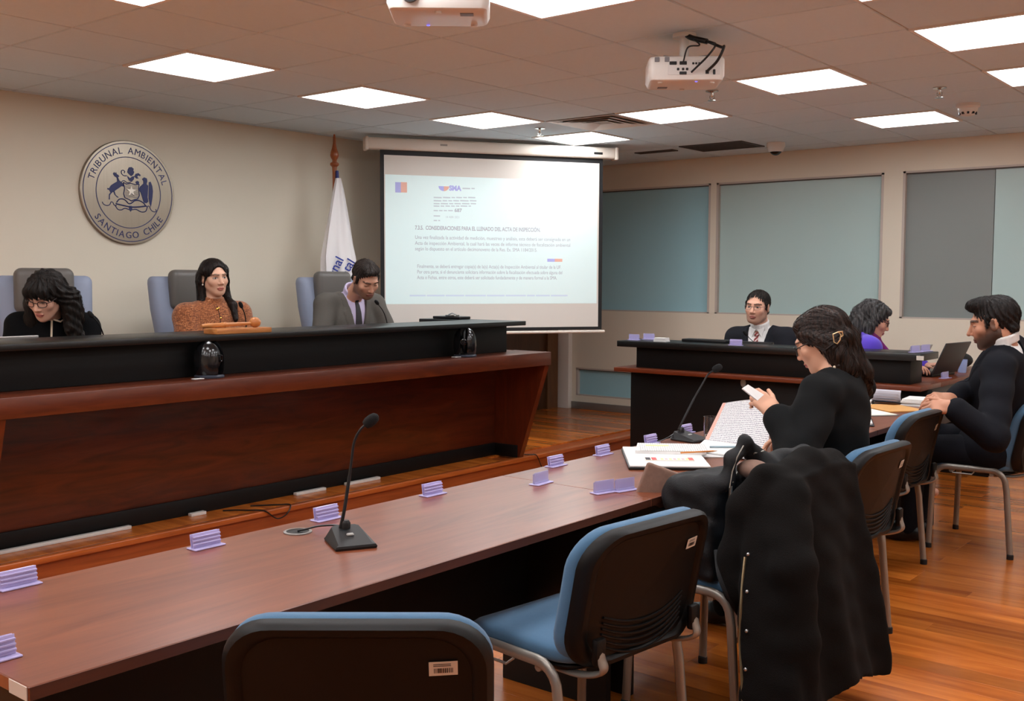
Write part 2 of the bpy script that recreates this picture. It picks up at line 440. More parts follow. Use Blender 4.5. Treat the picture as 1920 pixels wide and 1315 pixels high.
# ------------------------------------------------------------------ ceiling fittings
M_grille = mat('dark vent grille', (70,62,58), .6)
M_plastic = mat('white plastic', (216,212,206), .35)
M_dark = mat('black plastic', (18,18,20), .35)
M_chrome = mat('chrome', (200,198,194), .18, metal=1)
def diffuser(loc, lab):
    o = thing('air_diffuser', lab, 'vent', loc)
    for q,(a,z) in enumerate(((.30,-.004),(.235,-.012),(.17,-.012),(.105,-.012))):
        m = MB(); b = a-.046
        for s in (-1,1):
            m.add([(s*a,-a,z),(s*a,a,z),(s*b,b,z+.009),(s*b,-b,z+.009)],[(0,1,2,3)]); m.add([(-a,s*a,z),(a,s*a,z),(b,s*b,z+.009),(-b,s*b,z+.009)],[(0,1,2,3)])
            m.add([(s*a,-a,z+.003),(s*a,a,z+.003),(s*b,b,z+.011),(s*b,-b,z+.011)],[(3,2,1,0)]); m.add([(-a,s*a,z+.003),(a,s*a,z+.003),(b,s*b,z+.011),(-b,s*b,z+.011)],[(3,2,1,0)])
        m.build('louvre' if q else 'frame', M_white, o)
    MB().box((-.3,-.3,.0),(.3,.3,.006)).build('duct', mat('diffuser throat',(176,168,160),.6), o)
diffuser((TX0+T*.5, TY0+T*6.5, CE), 'white square air diffuser with stepped louvres beside a light panel')
def grille(loc, sx, sy, lab, n, rz=0):
    o = thing('air_grille', lab, 'vent', loc, rz); m = MB(); t = .018
    m.box((-sx,-sy,-.008),(sx,-sy+t,.0)); m.box((-sx,sy-t,-.008),(sx,sy,.0)); m.box((-sx,-sy,-.008),(-sx+t,sy,.0)); m.box((sx-t,-sy,-.008),(sx,sy,.0))
    m.build('frame', M_grille, o); MB().box((-sx+t,-sy+t,-.002),(sx-t,sy-t,-.0005)).build('backing', mat('vent shadow black',(26,24,22),.8), o)
    for k in range(n):
        y = -sy+t+(2*sy-2*t)*(k+.5)/n; MB().box((-sx+t,y-.006,-.008),(sx-t,y+.004,-.003)).build('slat', M_grille, o)
grille((-4.39,8.31,CE), .30, .22, 'dark rectangular return air grille in the ceiling near the window wall', 12)
grille((-5.04,8.29,CE), .20, .05, 'narrow dark slot vent in the ceiling right of the screen case', 2)
def sprinkler(x, y, lab):
    o = thing('sprinkler', lab, 'sprinkler', (x,y,CE), 0, 'ceiling sprinklers')
    MB().lathe([(.04,0),(.04,-.006),(.02,-.012),(.012,-.014)],20).build('escutcheon', M_chrome, o)
    m = MB().lathe([(.009,-.012),(.009,-.035),(.006,-.04)],12); m.tube([(.014,0,-.03),(.016,0,-.045),(0,0,-.06)],.003,6); m.tube([(-.014,0,-.03),(-.016,0,-.045),(0,0,-.06)],.003,6)
    m.build('body', M_chrome, o); MB().lathe([(.003,-.058),(.026,-.06),(.026,-.063),(.003,-.064)],18).build('deflector', M_chrome, o)
sprinkler(-4.983,6.48,'small ceiling sprinkler right above the screen beside a light panel')
sprinkler(-3.175,5.874,'small ceiling sprinkler just below the hanging projector with cables')
sprinkler(-2.04,6.624,'small ceiling sprinkler beside the smoke detector')
o = thing('smoke_detector','white smoke detector hanging from the ceiling at the right','smoke detector',(-2.078,7.348,CE))
MB().lathe([(.075,0),(.075,-.02),(.062,-.03)],28).build('base', M_plastic, o)
MB().lathe([(.062,-.03),(.058,-.055),(.04,-.075),(.015,-.08)],28).build('cover', M_plastic, o)
m = MB()
for k in range(10):
    a = 2*PI*k/10; m.box((.046,-.007,-.07),(.058,.007,-.056), Matrix.Rotation(a,4,'Z'))
m.build('intake_slots', M_dark, o)
o = thing('dome_camera','white dome security camera with dark bubble on the ceiling near the windows','security camera',(-3.926,8.401,CE))
MB().lathe([(.075,0),(.078,-.03),(.07,-.045)],28).build('housing', M_plastic, o)
MB().ball((0,0,-.045),(.058,.058,.062),20,12).build('bubble', mat('smoked bubble',(20,18,18),.08), o)
m = MB(); m.lathe([(.07,-.045),(.062,-.075),(.056,-.078),(.058,-.045)],28,caps=False); m.build('collar', M_plastic, o)

# ------------------------------------------------------------------ projectors
def projector(loc, rz, lab, cable=True):
    o = thing('projector', lab, 'projector', loc, rz)      # local: back panel faces -Y, lens faces +Y
    W, D, Hh = .19, .14, .055
    rg = []
    for z,s_ in ((-.055,.90),(-.05,.95),(-.03,1),(.045,1),(.055,.96),(.058,.9)):
        rg.append([Vector((x*s_,y*s_,z)) for x,y in rrect(2*W,2*D,.03,5)])
    MB().rings(rg).build('body', M_plastic, o)
    MB().bbox((-.095,-D-.002,-.03),(.165,-D+.006,.04),.003).build('connector_panel', mat('projector port panel',(206,202,198),.45), o)
    pm = M_dark
    for (x,z,sx,sz) in ((-.07,.024,.018,.008),(-.02,.024,.018,.008),(-.045,-.004,.006,.006),(-.02,-.004,.006,.006),(.0,-.004,.006,.006),(-.02,-.022,.018,.007),(.10,-.018,.009,.009),(.135,-.018,.006,.012),(.03,.022,.005,.005),(.045,.022,.005,.005),(.06,.022,.005,.005)):
        mb = MB(); mb.bbox((x-sx,-D-.006,z-sz),(x+sx,-D-.001,z+sz),.002,1); mb.build('port', pm, o)
    for x in (-.15,-.10): MB().bbox((x-.012,-D-.004,.03),(x+.012,-D+.01,.052),.002,1).build('latch', mat('grey plastic',(120,120,124),.4), o)
    for (x,y) in ((-.13,-.1),(.13,-.1),(0,.1)): MB().lathe([(.012,-.062),(.014,-.054)],14,Matrix.Translation((x,y,0))).build('foot', M_plastic, o)
    M = Matrix.Translation((.10,D-.005,.0)) @ Matrix.Rotation(-PI/2,4,'X')
    MB().lathe([(.036,0),(.036,.02),(.028,.02),(.024,.01)],24,M).build('lens', M_dark, o)
    MB().lathe([(.006,-.0575),(.006,-.0555)],12,Matrix.Translation((.05,-.11,0))).build('status_light', mat('blue led',(90,90,255),.3,emit=2.5), o)
    MB().bbox((-.13,.04,-.0575),(-.08,.08,-.054),.001,1).build('rating_plate', mat('grey plastic',(120,120,124),.4), o)
    up = CE-loc[2]
    m = MB(); m.bbox((-.07,-.07,.058),(.07,.07,.07),.006); 
    for s in ((.11,.08),(-.11,.08),(.11,-.08),(-.11,-.08)): m.tube([(0,0,.066),(s[0],s[1],.062)],.01,8)
    m.build('bracket', mat('grey plastic',(120,120,124),.4), o)
    MB().lathe([(.024,.07),(.024,up-.02),(.06,up-.018),(.06,up)],20).build('pole', M_white, o)
    o.scale = (.93,.93,1)
    if cable:
        c = MB(); 
        c.tube(catmull([(.0,-.03,up-.005),(.03,-.06,up-.03),(.10,-.12,up-.06),(.16,-.19,up-.1),(.17,-.22,.08),(.14,-.21,.02),(.10,-.15,-.015)],8),.007,8)
        c.tube(catmull([(.03,-.06,up-.03),(.12,-.15,up-.07),(.13,-.2,.09),(.09,-.2,.04),(.02,-.15,-.02)],8),.005,8)
        c.tube(catmull([(.03,-.06,up-.03),(.06,-.14,up-.08),(.0,-.17,.09),(-.02,-.15,.03)],8),.004,8)
        c.tube(catmull([(.0,-.03,up-.005),(.03,-.06,up-.03),(.10,-.12,up-.06)],6),.013,10)
        c.build('cables', M_dark, o)
    return o
projector((-2.565,4.465,2.49), math.radians(36), 'white projector hanging from ceiling with black cables looping over its ports')
projector((-2.575,2.765,2.48), math.radians(-140), 'white projector cut by the top edge of the photo, seen from below')

# ------------------------------------------------------------------ round metal seal on the left wall
SY, SZ, SR = 3.98, 2.095, .355
sl = thing('wall_seal','round brushed metal seal with blue lettering and crest on left wall','wall seal',(XW,SY,SZ))
SM = Matrix(((0,0,1,0),(1,0,0,0),(0,1,0,0),(0,0,0,1)))    # local x -> +y, y -> z, z -> +x
M_steel = mat('brushed steel disc', (156,146,132), .32, metal=1, var=.08, vscale=3, vstretch=(1,26,1))
M_blue = mat('navy blue enamel', (34,42,96), .4)
MB().lathe([(SR,0),(SR,.02),(SR-.004,.024),(.001,.024)],72,SM).build('disc', M_steel, sl)
def ring(r0, r1):
    return MB().lathe([(r0,.0238),(r0,.0255),(r1,.0255),(r1,.0238)],72,SM,caps=False)
ring(SR*.935,SR*.95).build('outer_ring', M_blue, sl); ring(SR*.675,SR*.69).build('inner_ring', M_blue, sl)
def circ_text(txt, r, size, a_mid, span, flip):
    """letters set round the disc, spaced by their own widths over the given angle"""
    mb = MB(); gl = []; out = []
    for c in txt:
        if c == ' ': gl.append((None,None,size*.34)); continue
        vs,fs = text_mesh(c, size, .0008, 'LEFT', 0); x0 = min(v.x for v in vs); x1 = max(v.x for v in vs)
        gl.append(([v-Vector(((x0+x1)/2,0,0)) for v in vs],fs,x1-x0))
    gap = (span*(r+size*.36)-sum(g[2] for g in gl))/(len(gl)-1); acc = 0; tot = span*(r+size*.36)
    for vs,fs,wd in gl:
        t = (acc+wd/2-tot/2)/(r+size*.36); acc += wd+gap
        if vs is None: out.append(mb); mb = MB(); continue
        a = a_mid-t if not flip else a_mid+t
        R2 = Matrix.Rotation(a-PI/2 if not flip else a+PI/2,4,'Z')
        off = r if not flip else -(r+size*.72)
        mb.add([SM @ ((R2 @ (v+Vector((0,off,0))))+Vector((0,0,.025))) for v in vs], fs)
    return out+[mb]
for w_ in circ_text('TRIBUNAL AMBIENTAL', SR*.75, SR*.18, PI/2, math.radians(150), False): w_.build('lettering', M_blue, sl)
for w_ in circ_text('SANTIAGO CHILE', SR*.75, SR*.18, -PI/2, math.radians(112), True): w_.build('lettering', M_blue, sl)
def cp(p): return ((p[0]-628)/520*SR*1.0, -(p[1]-655)/575*SR*1.0)
em = MB()
def poly(pts, z=.0262): em.prism([cp(p) for p in pts], .024, z, SM)
def stroke(pts, wd=.0035, n=5):
    q = catmull([(*cp(p),.025) for p in pts], n); em.tube([SM @ p for p in q], wd, 6, flat=1)
poly([(455,460),(470,440),(480,455),(490,440),(497,460),(515,470),(525,485),(510,495),(525,530),(550,545),(560,560),(572,592),(545,590),(520,610),(480,640),(470,650),(480,690),(515,715),(500,718),(470,690),(455,655),(430,680),(418,700),(416,745),(405,745),(408,690),(425,665),(410,640),(390,635),(395,620),(410,625),(430,590),(470,560),(500,540),(495,500),(470,485)])
poly([(775,490),(800,470),(830,480),(835,510),(825,545),(845,560),(835,690),(842,740),(820,760),(790,755),(775,700),(760,650),(735,610),(750,580),(770,560),(790,540),(790,515)])
poly([(852,520),(872,512),(890,560),(897,620),(890,690),(876,770),(868,800),(856,760),(846,700),(850,600)])
poly([(618,400),(632,374),(660,368),(684,384),(680,408),(690,420),(676,452),(655,470),(632,452),(612,430)])
poly([(612,468),(640,492),(665,472),(690,466),(685,500),(660,532),(630,520),(615,492)])
stroke([(605,470),(575,470),(552,452),(548,425),(566,412),(585,424),(578,442)],.0032)
poly([(690,470),(705,440),(735,428),(762,448),(752,462),(735,452),(722,470),(738,488),(712,492)])
poly([(700,530),(720,515),(742,525),(738,552),(710,552)])
stroke([(548,540),(575,525),(612,545),(650,535)],.003)
SH = [(565,545),(600,560),(650,550),(700,560),(742,553),(735,600),(742,680),(722,718),(685,728),(650,745),(620,727),(580,712),(568,670),(580,610)]
for k in range(len(SH)): stroke([SH[k],SH[(k+1)%len(SH)]],.0035,2)
for k in range(9): stroke([(585,572+k*16),(725,576+k*16)],.0012,2)
stroke([(335,775),(350,800),(385,812),(415,800),(430,770),(450,775),(460,800),(490,805)],.003)
stroke([(490,770),(520,735),(560,730),(590,745),(620,775),(650,770),(690,740),(740,735),(790,760),(810,790)],.0042)
stroke([(470,800),(500,845),(540,850),(580,830),(640,845),(700,835),(760,860),(810,850),(830,800)],.0035)
stroke([(480,785),(560,800),(650,812),(740,805),(820,790)],.005)
stroke([(820,800),(850,790),(870,830),(900,850),(930,845),(925,820)],.003)
poly([(625,800),(655,800),(660,840),(640,865),(622,840)])
em.build('crest', M_blue, sl)
st = MB(); stp = []
for k in range(10):
    r = .038 if k%2 == 0 else .015; a = PI/2+k*PI/5; stp.append((r*math.cos(a)+.016, r*math.sin(a)+.012))
st.prism(stp,.0245,.028,SM); st.build('star', mat('polished steel star',(220,212,200),.25,metal=.6), sl)

# ------------------------------------------------------------------ projection screen hung across the corner
SL = Vector((-6.3,5.87,0)); SD = Vector((.545,.839,0)).normalized(); SN = Vector((.839,-.545,0)).normalized()
def scr(s, z, n=0): return SL+SD*s+SN*n+Vector((0,0,z))
SF = frame((0,0,0), SD, Vector((0,0,1)), SN)
so = thing('projection_screen','pull-down projection screen showing a pale slide, black border, white case','projection screen', (*scr(1.1,1.04)[:2],1.04))
def sbox(s0,s1,z0,z1,n0,n1,r=0):
    m = MB(); M = frame(SL, SD, Vector((0,0,1)), SN)
    if r: m.bbox((s0,z0,n0),(s1,z1,n1),r,3,M)
    else: m.box((s0,z0,n0),(s1,z1,n1),M)
    return m
M_case = mat('off white screen case', (226,216,204), .4)
wput(sbox(0.02,2.19,2.555,2.65,-.05,.05,.02),'case',M_case,so)
wput(sbox(0,.03,2.545,2.655,-.055,.055,.01),'end_cap',M_case,so); wput(sbox(2.18,2.21,2.545,2.655,-.055,.055,.01),'end_cap',M_case,so)
wput(sbox(1.98,2.06,2.585,2.605,.05,.0515),'maker_plate',M_dark,so)
wput(sbox(.62,.68,2.60,2.615,.05,.051),'case_mark',mat('grey print',(160,154,148),.5),so)
M_screen = mat('matt white screen cloth', (222,216,208), .8)
wput(sbox(.13,2.085,1.075,2.56,-.002,0),'border',mat('black screen border',(20,20,22),.6),so)
wput(sbox(.162,2.05,1.10,2.515,0,.0015),'cloth',M_screen,so)
wput(sbox(.11,2.115,1.045,1.07,-.012,.012,.01),'weight_bar',M_case,so)
M_slide = mat('projected slide', (222,238,238), .8, emit=.16, emcol=(205,240,240))
sli = wput(sbox(.170,2.035,1.303,2.358,.0015,.0025),'slide',M_slide,so)
M_print = mat('projected grey text', (172,176,184), .8, emit=.12, emcol=(190,200,215))
M_print2 = mat('projected pale text', (190,200,206), .8, emit=.14, emcol=(200,215,225))
def spx(u, v):           # slide coordinates from the measured view of the slide
    q = ray(u,v); n = SN; t = (SL+Vector((0,0,0))-CO).dot(n)/q.dot(n); p = CO+q*t; return (p-SL).dot(SD), p.z
def stext(txt, u0, v0, u1, m=None, size=.05, name='slide_text', bold=0):
    s0,z0 = spx(u0,v0); s1,_ = spx(u1,v0)
    vs,fs = text_mesh(txt,size,.0002,'LEFT',bold); wmax = max(v.x for v in vs); k = (s1-s0)/wmax
    mb = MB(); M = frame(SL+SN*.0028, SD, Vector((0,0,1)), SN)
    mb.add([M @ Vector((s0+v.x*k, z0+v.y, v.z)) for v in vs], fs); wput(mb, name, m or M_print, so)
stext('7.3.5.  CONSIDERACIONES PARA EL LLENADO DEL ACTA DE INSPECCIÓN.',778,430.5,1013,size=.046,bold=.0012)
stext('Una vez finalizada la actividad de medición, muestreo y análisis, esta deberá ser consignada en un',778,448,1069,size=.042)
stext('Acta de inspección Ambiental, la cual hará las veces de informe técnico de fiscalización ambiental',778,459,1069,size=.042)
stext('según lo dispuesto en el artículo decimonoveno de la Res. Ex. SMA 1184/2015.',778,469.5,1007,size=.042)
stext('Finalmente, se deberá entregar copia(s) de la(s) Acta(s) de Inspección Ambiental al titular de la UF.',782,502.5,1052,size=.042)
stext('Por otra parte, si el denunciante solicitara información sobre la fiscalización efectuada sobre alguna del',782,513,1054,size=.042)
stext('Acta o Fichas, entre otros, este deberá ser solicitado fundadamente y de manera formal a la SMA.',782,523.5,1044,size=.042)
M_pblue = mat('projected blue', (176,178,230), .8, emit=.10, emcol=(180,190,245)); M_pred = mat('projected coral', (230,182,166), .8, emit=.10, emcol=(240,180,160))
stext('SMA',842,357,865,M_pblue,.055,bold=.003)
stext('687',852,397.5,866,M_print,.04,bold=.0012)
stext('14 ABR 2021',835,409,861,M_print2,.026)
def srect(u0,v0,u1,v1,m,name='slide_mark'):
    a = spx(u0,v1); b = spx(u1,v0); wput(sbox(a[0],b[0],a[1],b[1],.0025,.0029),name,m,so)
srect(741,342,751.5,361,M_pblue); srect(751.5,342,763,361,M_pred); srect(1026,485.5,1040,491,M_pblue); srect(1040,485.5,1054,491,M_pred)
lm = MB(); a = spx(832,354); 
for k,(q0,q1) in enumerate(((PI*1.0,PI*1.5),(PI*1.5,PI*2))):
    M = frame(SL+SN*.0026, SD, Vector((0,0,1)), SN)
    c = (a[0]+.0, a[1]+.02); P_ = [(c[0],c[1])]+[(c[0]+.045*math.cos(q0+(q1-q0)*t/8), c[1]+.04*math.sin(q0+(q1-q0)*t/8)) for t in range(9)]
    l2 = MB(); l2.prism(P_,0,.0003,M); wput(l2,'slide_logo',(M_pblue,M_pred)[k],so)
for (u0,u1,v) in ((813,895,371),(813,895,377),(813,895,382.5),(813,883,387),(813,849,395.5),(813,828,405.5),(813,825,414),(867,890,354)):
    # small blurred lines of the letterhead, broken into words
    u = u0; rr = random.Random(int(u0+v*7))
    while u < u1-3:
        w_ = min(rr.uniform(6,16), u1-u); srect(u,v-1.3,u+w_,v+.6,M_print2,'slide_line'); u += w_+2.2
u = 768
rr = random.Random(5)
while u < 1062:
    w_ = min(rr.uniform(14,40),1064-u); srect(u,553,u+w_,556,mat('projected lilac line',(206,222,236),.8,emit=.15,emcol=(205,220,240)),'slide_line'); u += w_+2

# ------------------------------------------------------------------ flag on its pole
FX, FY = -6.35, 5.60
fo_ = thing('flag','white flag with blue lettering hanging furled from a turned wooden pole','flag',(FX,FY,ZD))
M_pole = wood('varnished orange wood', (126,62,24), (170,92,40), .3, (10,10,1), 3)
z = 2.646-ZD
MB().lathe([(.006,z),(.010,z-.02),(.012,z-.07),(.020,z-.11),(.030,z-.14),(.034,z-.165),(.028,z-.185),(.018,z-.2),(.018,z-.215),(.034,z-.225),(.036,z-.24),(.020,z-.255),(.017,z-.3),(.0165,.05),(.0165,.02)],18).build('pole',M_pole,fo_)
MB().lathe([(.19,0),(.19,.02),(.15,.035),(.05,.05),(.03,.09)],32).build('stand',M_pole,fo_)
rg = []
for k in range(25):
    t = k/24; zz = (2.30-ZD)-t*1.35
    wd = .02+.115*min(1,t*2.2)**.9+.02*t; dp = .018+.06*min(1,t*2)
    ring_ = []
    for q in range(56):
        a = 2*PI*q/56; fold = 1+.22*math.sin(a*5+t*2.2)+.10*math.sin(a*9-t*3)
        cx = .0+.02*t
        ring_.append(Vector((.045+dp*math.cos(a)*fold, cx+wd*math.sin(a)*fold-.012*math.sin(t*3), zz)))
    rg.append(ring_)
fl_ = MB(); fl_.rings(rg); fl_.build('cloth', mat('ivory flag satin',(226,222,222),.45,sheen=.3,bump=.1,bscale=30), fo_)
MB().tube([(.03,.0,2.36-ZD),(.032,.004,2.15-ZD),(.034,.03,1.95-ZD)],[.012,.02,.012],10).build('blue_edge', mat('blue flag satin',(36,48,112),.5), fo_)
def flag_text(txt, org, ang, size):
    vs,fs = text_mesh(txt,size,.0015,'LEFT',.001); mb = MB()
    ca,sa = math.cos(ang), math.sin(ang); ov = Vector(org)
    mb2 = []
    for v in vs:
        a = v.x*ca-v.y*sa; b = v.x*sa+v.y*ca
        mb2.append((ov.x+v.z, ov.y+a, ov.z+b))
    mb.add(mb2,fs); return mb
# the camera side of the cloth faces +x and -y: lettering laid on it
fm_ = Matrix.Rotation(math.radians(-38),4,'Z')
for txt,org,ang,sz in (('unal',(.105,-.105,1.515-ZD),math.radians(62),.10),('ental',(.115,-.03,1.475-ZD),math.radians(58),.10)):
    t_ = flag_text(txt,(0,0,0),ang,sz); t_.v = [tuple((fm_ @ Vector(v))+Vector(org)) for v in t_.v]; t_.build('lettering', mat('royal blue print',(40,60,150),.5), fo_)
# ------------------------------------------------------------------ judges' bench on the platform
M_cherry = wood('dark cherry veneer', (56,20,7), (92,36,14), .34, (10,1.3,10), 1.6, coat=.12)
M_cherry2 = wood('cherry shelf veneer', (72,28,12), (100,44,20), .34, (10,1.3,10), 1.6, coat=.2)
M_cherryS = wood('cherry side veneer', (72,27,9), (100,40,15), .34, (10,10,1.3), 1.6, coat=.12)
jb = thing('judges_bench','long cherry and black judges bench with flared end panel on the platform','bench',(-5.0,4.1,ZD))
YA, YZ = 2.02, 6.23
def side(y0,y1): 
    m = MB(); P_ = [(-4.935,ZD),(-4.69,.87),(-4.69,.966),(-5.3,.966),(-5.3,ZD)]
    M = Matrix(((1,0,0,0),(0,0,-1,y1),(0,1,0,0),(0,0,0,1))); m.prism(P_,0,y1-y0,M); return m
wput(side(YZ-.05,YZ),'end_panel',M_cherryS,jb); wput(side(YA,YA+.17),'end_panel',M_cherryS,jb)
wput(MB().bbox((-4.74,YA,.872),(-4.675,YZ+.002,.97),.004),'fascia',M_cherry2,jb)
wput(MB().bbox((-5.02,YA,.94),(-4.74,YZ,.969),.003),'shelf',M_cherry2,jb)
wput(MB().bbox((-5.21,YA+.17,ZD+.09),(-5.18,YZ-.05,.9),.002),'front_panel',M_cherry,jb)
wput(MB().bbox((-5.19,YA+.17,ZD),(-5.165,YZ-.05,ZD+.095),.002),'kickboard',M_black,jb)
wput(MB().bbox((-5.165,YZ-.065,ZD),(-4.95,YZ-.05,ZD+.095),.002),'kickboard',M_black,jb)
wput(MB().bbox((-4.99,YA,.97),(-4.93,6.02,1.168),.003),'upstand',M_black,jb)
M_btop = mat('black bench top', (16,16,16), .34, var=.1, vscale=2, spec=.5)
wput(MB().bbox((-5.28,YA,1.168),(-4.81,6.10,1.2),.004),'counter_top',M_btop,jb)
wput(MB().bbox((-5.72,5.90,1.168),(-5.281,6.10,1.2),.004),'return_top',M_btop,jb)
wput(MB().bbox((-5.70,5.96,.92),(-5.281,6.02,1.168),.003),'return_upstand',M_black,jb)
wput(MB().bbox((-5.70,YA+.05,.88),(-5.0,YZ-.1,.91),.003),'desk_top',M_cherry2,jb)
wput(MB().bbox((-5.68,5.96,ZD),(-5.32,6.0,.88),.003),'inner_gable',M_black,jb)
# cable strip along the foot of the bench
o = tag(MB().bbox((-5.15,2.3,ZD),(-5.12,3.05,ZD+.018),.003).build('cable_strip',M_white),'long white cable strip on the platform at the foot of the bench','cable strip','cable strips at the foot of the bench')
for a,b,lab in ((3.42,3.52,'short white cable strip on the platform below the nearer dome camera'),(4.18,4.42,'white cable strip on the platform behind the table microphone'),(4.6,4.9,'white cable strip at bench foot right of the table microphone')):
    tag(MB().bbox((-5.15,a,ZD),(-5.115,b,ZD+.018),.003).build('cable_strip',M_white),lab,'cable strip','cable strips at the foot of the bench')
c = MB(); c.tube(catmull([(-5.10,3.62,ZD+.005),(-5.05,3.68,ZD+.006),(-4.99,3.72,ZD+.006),(-4.93,3.76,ZD+.008),(-4.915,3.79,ZD-.004),(-4.905,3.86,ZD-.055),(-4.905,3.93,ZD-.04),(-4.92,3.97,ZD+.006),(-4.98,3.93,ZD+.006),(-5.08,3.80,ZD+.006)],8),.004,6)
tag(c.build('cable_loop',M_dark),'black cable looping over the platform edge below the bench','cable')
c = MB(); c.tube(catmull([(-5.0,6.30,ZD+.004),(-4.94,6.32,ZD+.006),(-4.908,6.36,ZD),(-4.9,6.40,.08),(-4.88,6.42,.01)],8),.004,6)
tag(c.build('floor_cable',M_dark),'black cable dropping over the platform edge beside the bench end','cable')

# ------------------------------------------------------------------ witness bench at the right
wbh = thing('clerk_bench','black clerk bench with cherry shelf and raised black counter before the windows','bench',(-3.3,7.0,0))
M_shelf = wood('orange brown shelf edge', (92,38,16), (116,52,24), .36, (1.3,10,10), 1.6, coat=.1)
wput(MB().bbox((-4.36,6.84,0),(-2.10,6.88,.81),.003),'front_panel',M_black,wbh)
wput(MB().bbox((-4.36,6.881,0),(-4.32,7.5,.81),.003),'end_gable',M_black,wbh)
wput(MB().bbox((-4.42,6.69,.81),(-2.12,7.10,.842),.004),'shelf',M_shelf,wbh)
wput(MB().bbox((-2.56,7.101,.81),(-2.12,8.60,.842),.004),'wing_top',M_shelf,wbh)
wput(MB().bbox((-2.16,6.885,.55),(-2.13,8.55,.809),.003),'wing_fascia',mat('dark grey laminate',(58,54,52),.45,var=.1,vscale=3,vstretch=(8,8,30)),wbh)
wput(MB().bbox((-2.54,8.5,0),(-2.17,8.53,.809),.003),'wing_gable',M_black,wbh)
wput(MB().bbox((-4.28,6.79,.842),(-2.22,7.02,1.0),.003),'upstand',M_black,wbh)
wput(MB().bbox((-4.40,6.70,1.0),(-2.13,7.06,1.045),.004),'counter_top',M_btop,wbh)
wput(MB().bbox((-2.155,6.695,1.008),(-2.11,6.699,1.036),.001,1),'price_sticker',mat('sticker paper',(206,196,184),.6),wbh)
tag(MB().ball((-3.41,6.838,.775),(.022,.006,.032),16,10).build('sticker_tag',mat('pale blue tag',(150,178,192),.4)),'small pale blue oval tag hanging below clerk bench shelf','tag')

# ------------------------------------------------------------------ row of long tables
M_top = wood('reddish brown table laminate', (102,50,31), (134,74,47), .32, (9,1.0,9), 1.5, coat=.22, cr=.2)
M_edge = wood('brown table edge', (64,26,9), (82,36,14), .6, (9,1.0,9), 1.5)
def table(y0, y1, lab, gables=True):
    o = thing('long_table', lab, 'table', (-2.205,(y0+y1)/2,0), 0, 'long tables in a row')
    wput(MB().bbox((-2.538,y0+.001,.722),(-1.872,y1-.001,.75),.002,1),'table_top',[M_top],o)
    e = MB(); e.box((-1.872,y0+.003,.7235),(-1.8705,y1-.003,.7485)); e.box((-2.5395,y0+.003,.7235),(-2.538,y1-.003,.7485)); wput(e,'edge_band',M_edge,o)
    for y in (y0+.06,y1-.09): wput(MB().bbox((-2.46,y,0),(-1.99,y+.03,.721),.002,1),'gable_leg',M_black,o)
    wput(MB().bbox((-2.36,y0+.095,.30),(-2.335,y1-.095,.721),.002,1),'modesty_panel',M_black,o)
    return o
t1 = table(.90,3.075,'nearest long reddish brown table, bare but for a microphone and holders')
wput(MB().bbox((-1.945,.8985,.7225),(-1.876,.9005,.7495),.0005,1),'end_sticker',mat('sticker paper',(206,196,184),.6),t1)
gm = MB(); gm.lathe([(.042,.7503),(.042,.7535),(.034,.754),(.034,.7512)],28,Matrix.Translation((-2.427,1.985,0)),caps=False); wput(gm,'grommet_rim',M_alu,t1)
gm = MB(); gm.lathe([(.034,.7502),(.034,.7516)],28,Matrix.Translation((-2.427,1.985,0))); wput(gm,'grommet_hole',M_dark,t1)
table(3.075,5.25,'middle long table with papers, notebook and glass on it')
table(5.25,6.66,'farthest long table piled with papers before the man in navy suit')

# ------------------------------------------------------------------ blue visitor chairs
M_fab = mat('steel blue chair fabric', (74,112,144), .85, var=.06, vscale=120, bump=.25, bscale=700, sheen=.15)
M_shell = mat('black chair shell', (10,7,6), .5, spec=.3, bump=.04, bscale=500)
M_tube = mat('silver grey chair tube', (152,146,138), .36, metal=.55)
M_foot = mat('black rubber', (22,20,20), .7)
M_stk = mat('barcode sticker paper', (214,200,184), .6)
def back_warp(x, y, z):           # x across, y up the back, z front(+)/rear(-)
    cv = .030*(1-(x/.235)**2)      # hollow for the sitter's back
    lean = -.20*y
    return Vector((x, -.235+lean+z-cv*.9+.02*math.cos(y/.19*1.3), .618+y*.98))
def seat_warp(x, y, z):
    drop = -.022*max(0,(y-.10)/.13)**2 + .012*max(0,(-y-.12)/.1)**2
    side_ = .010*(abs(x)/.235)**2
    return Vector((x, y+.0, .455+z+drop+side_))
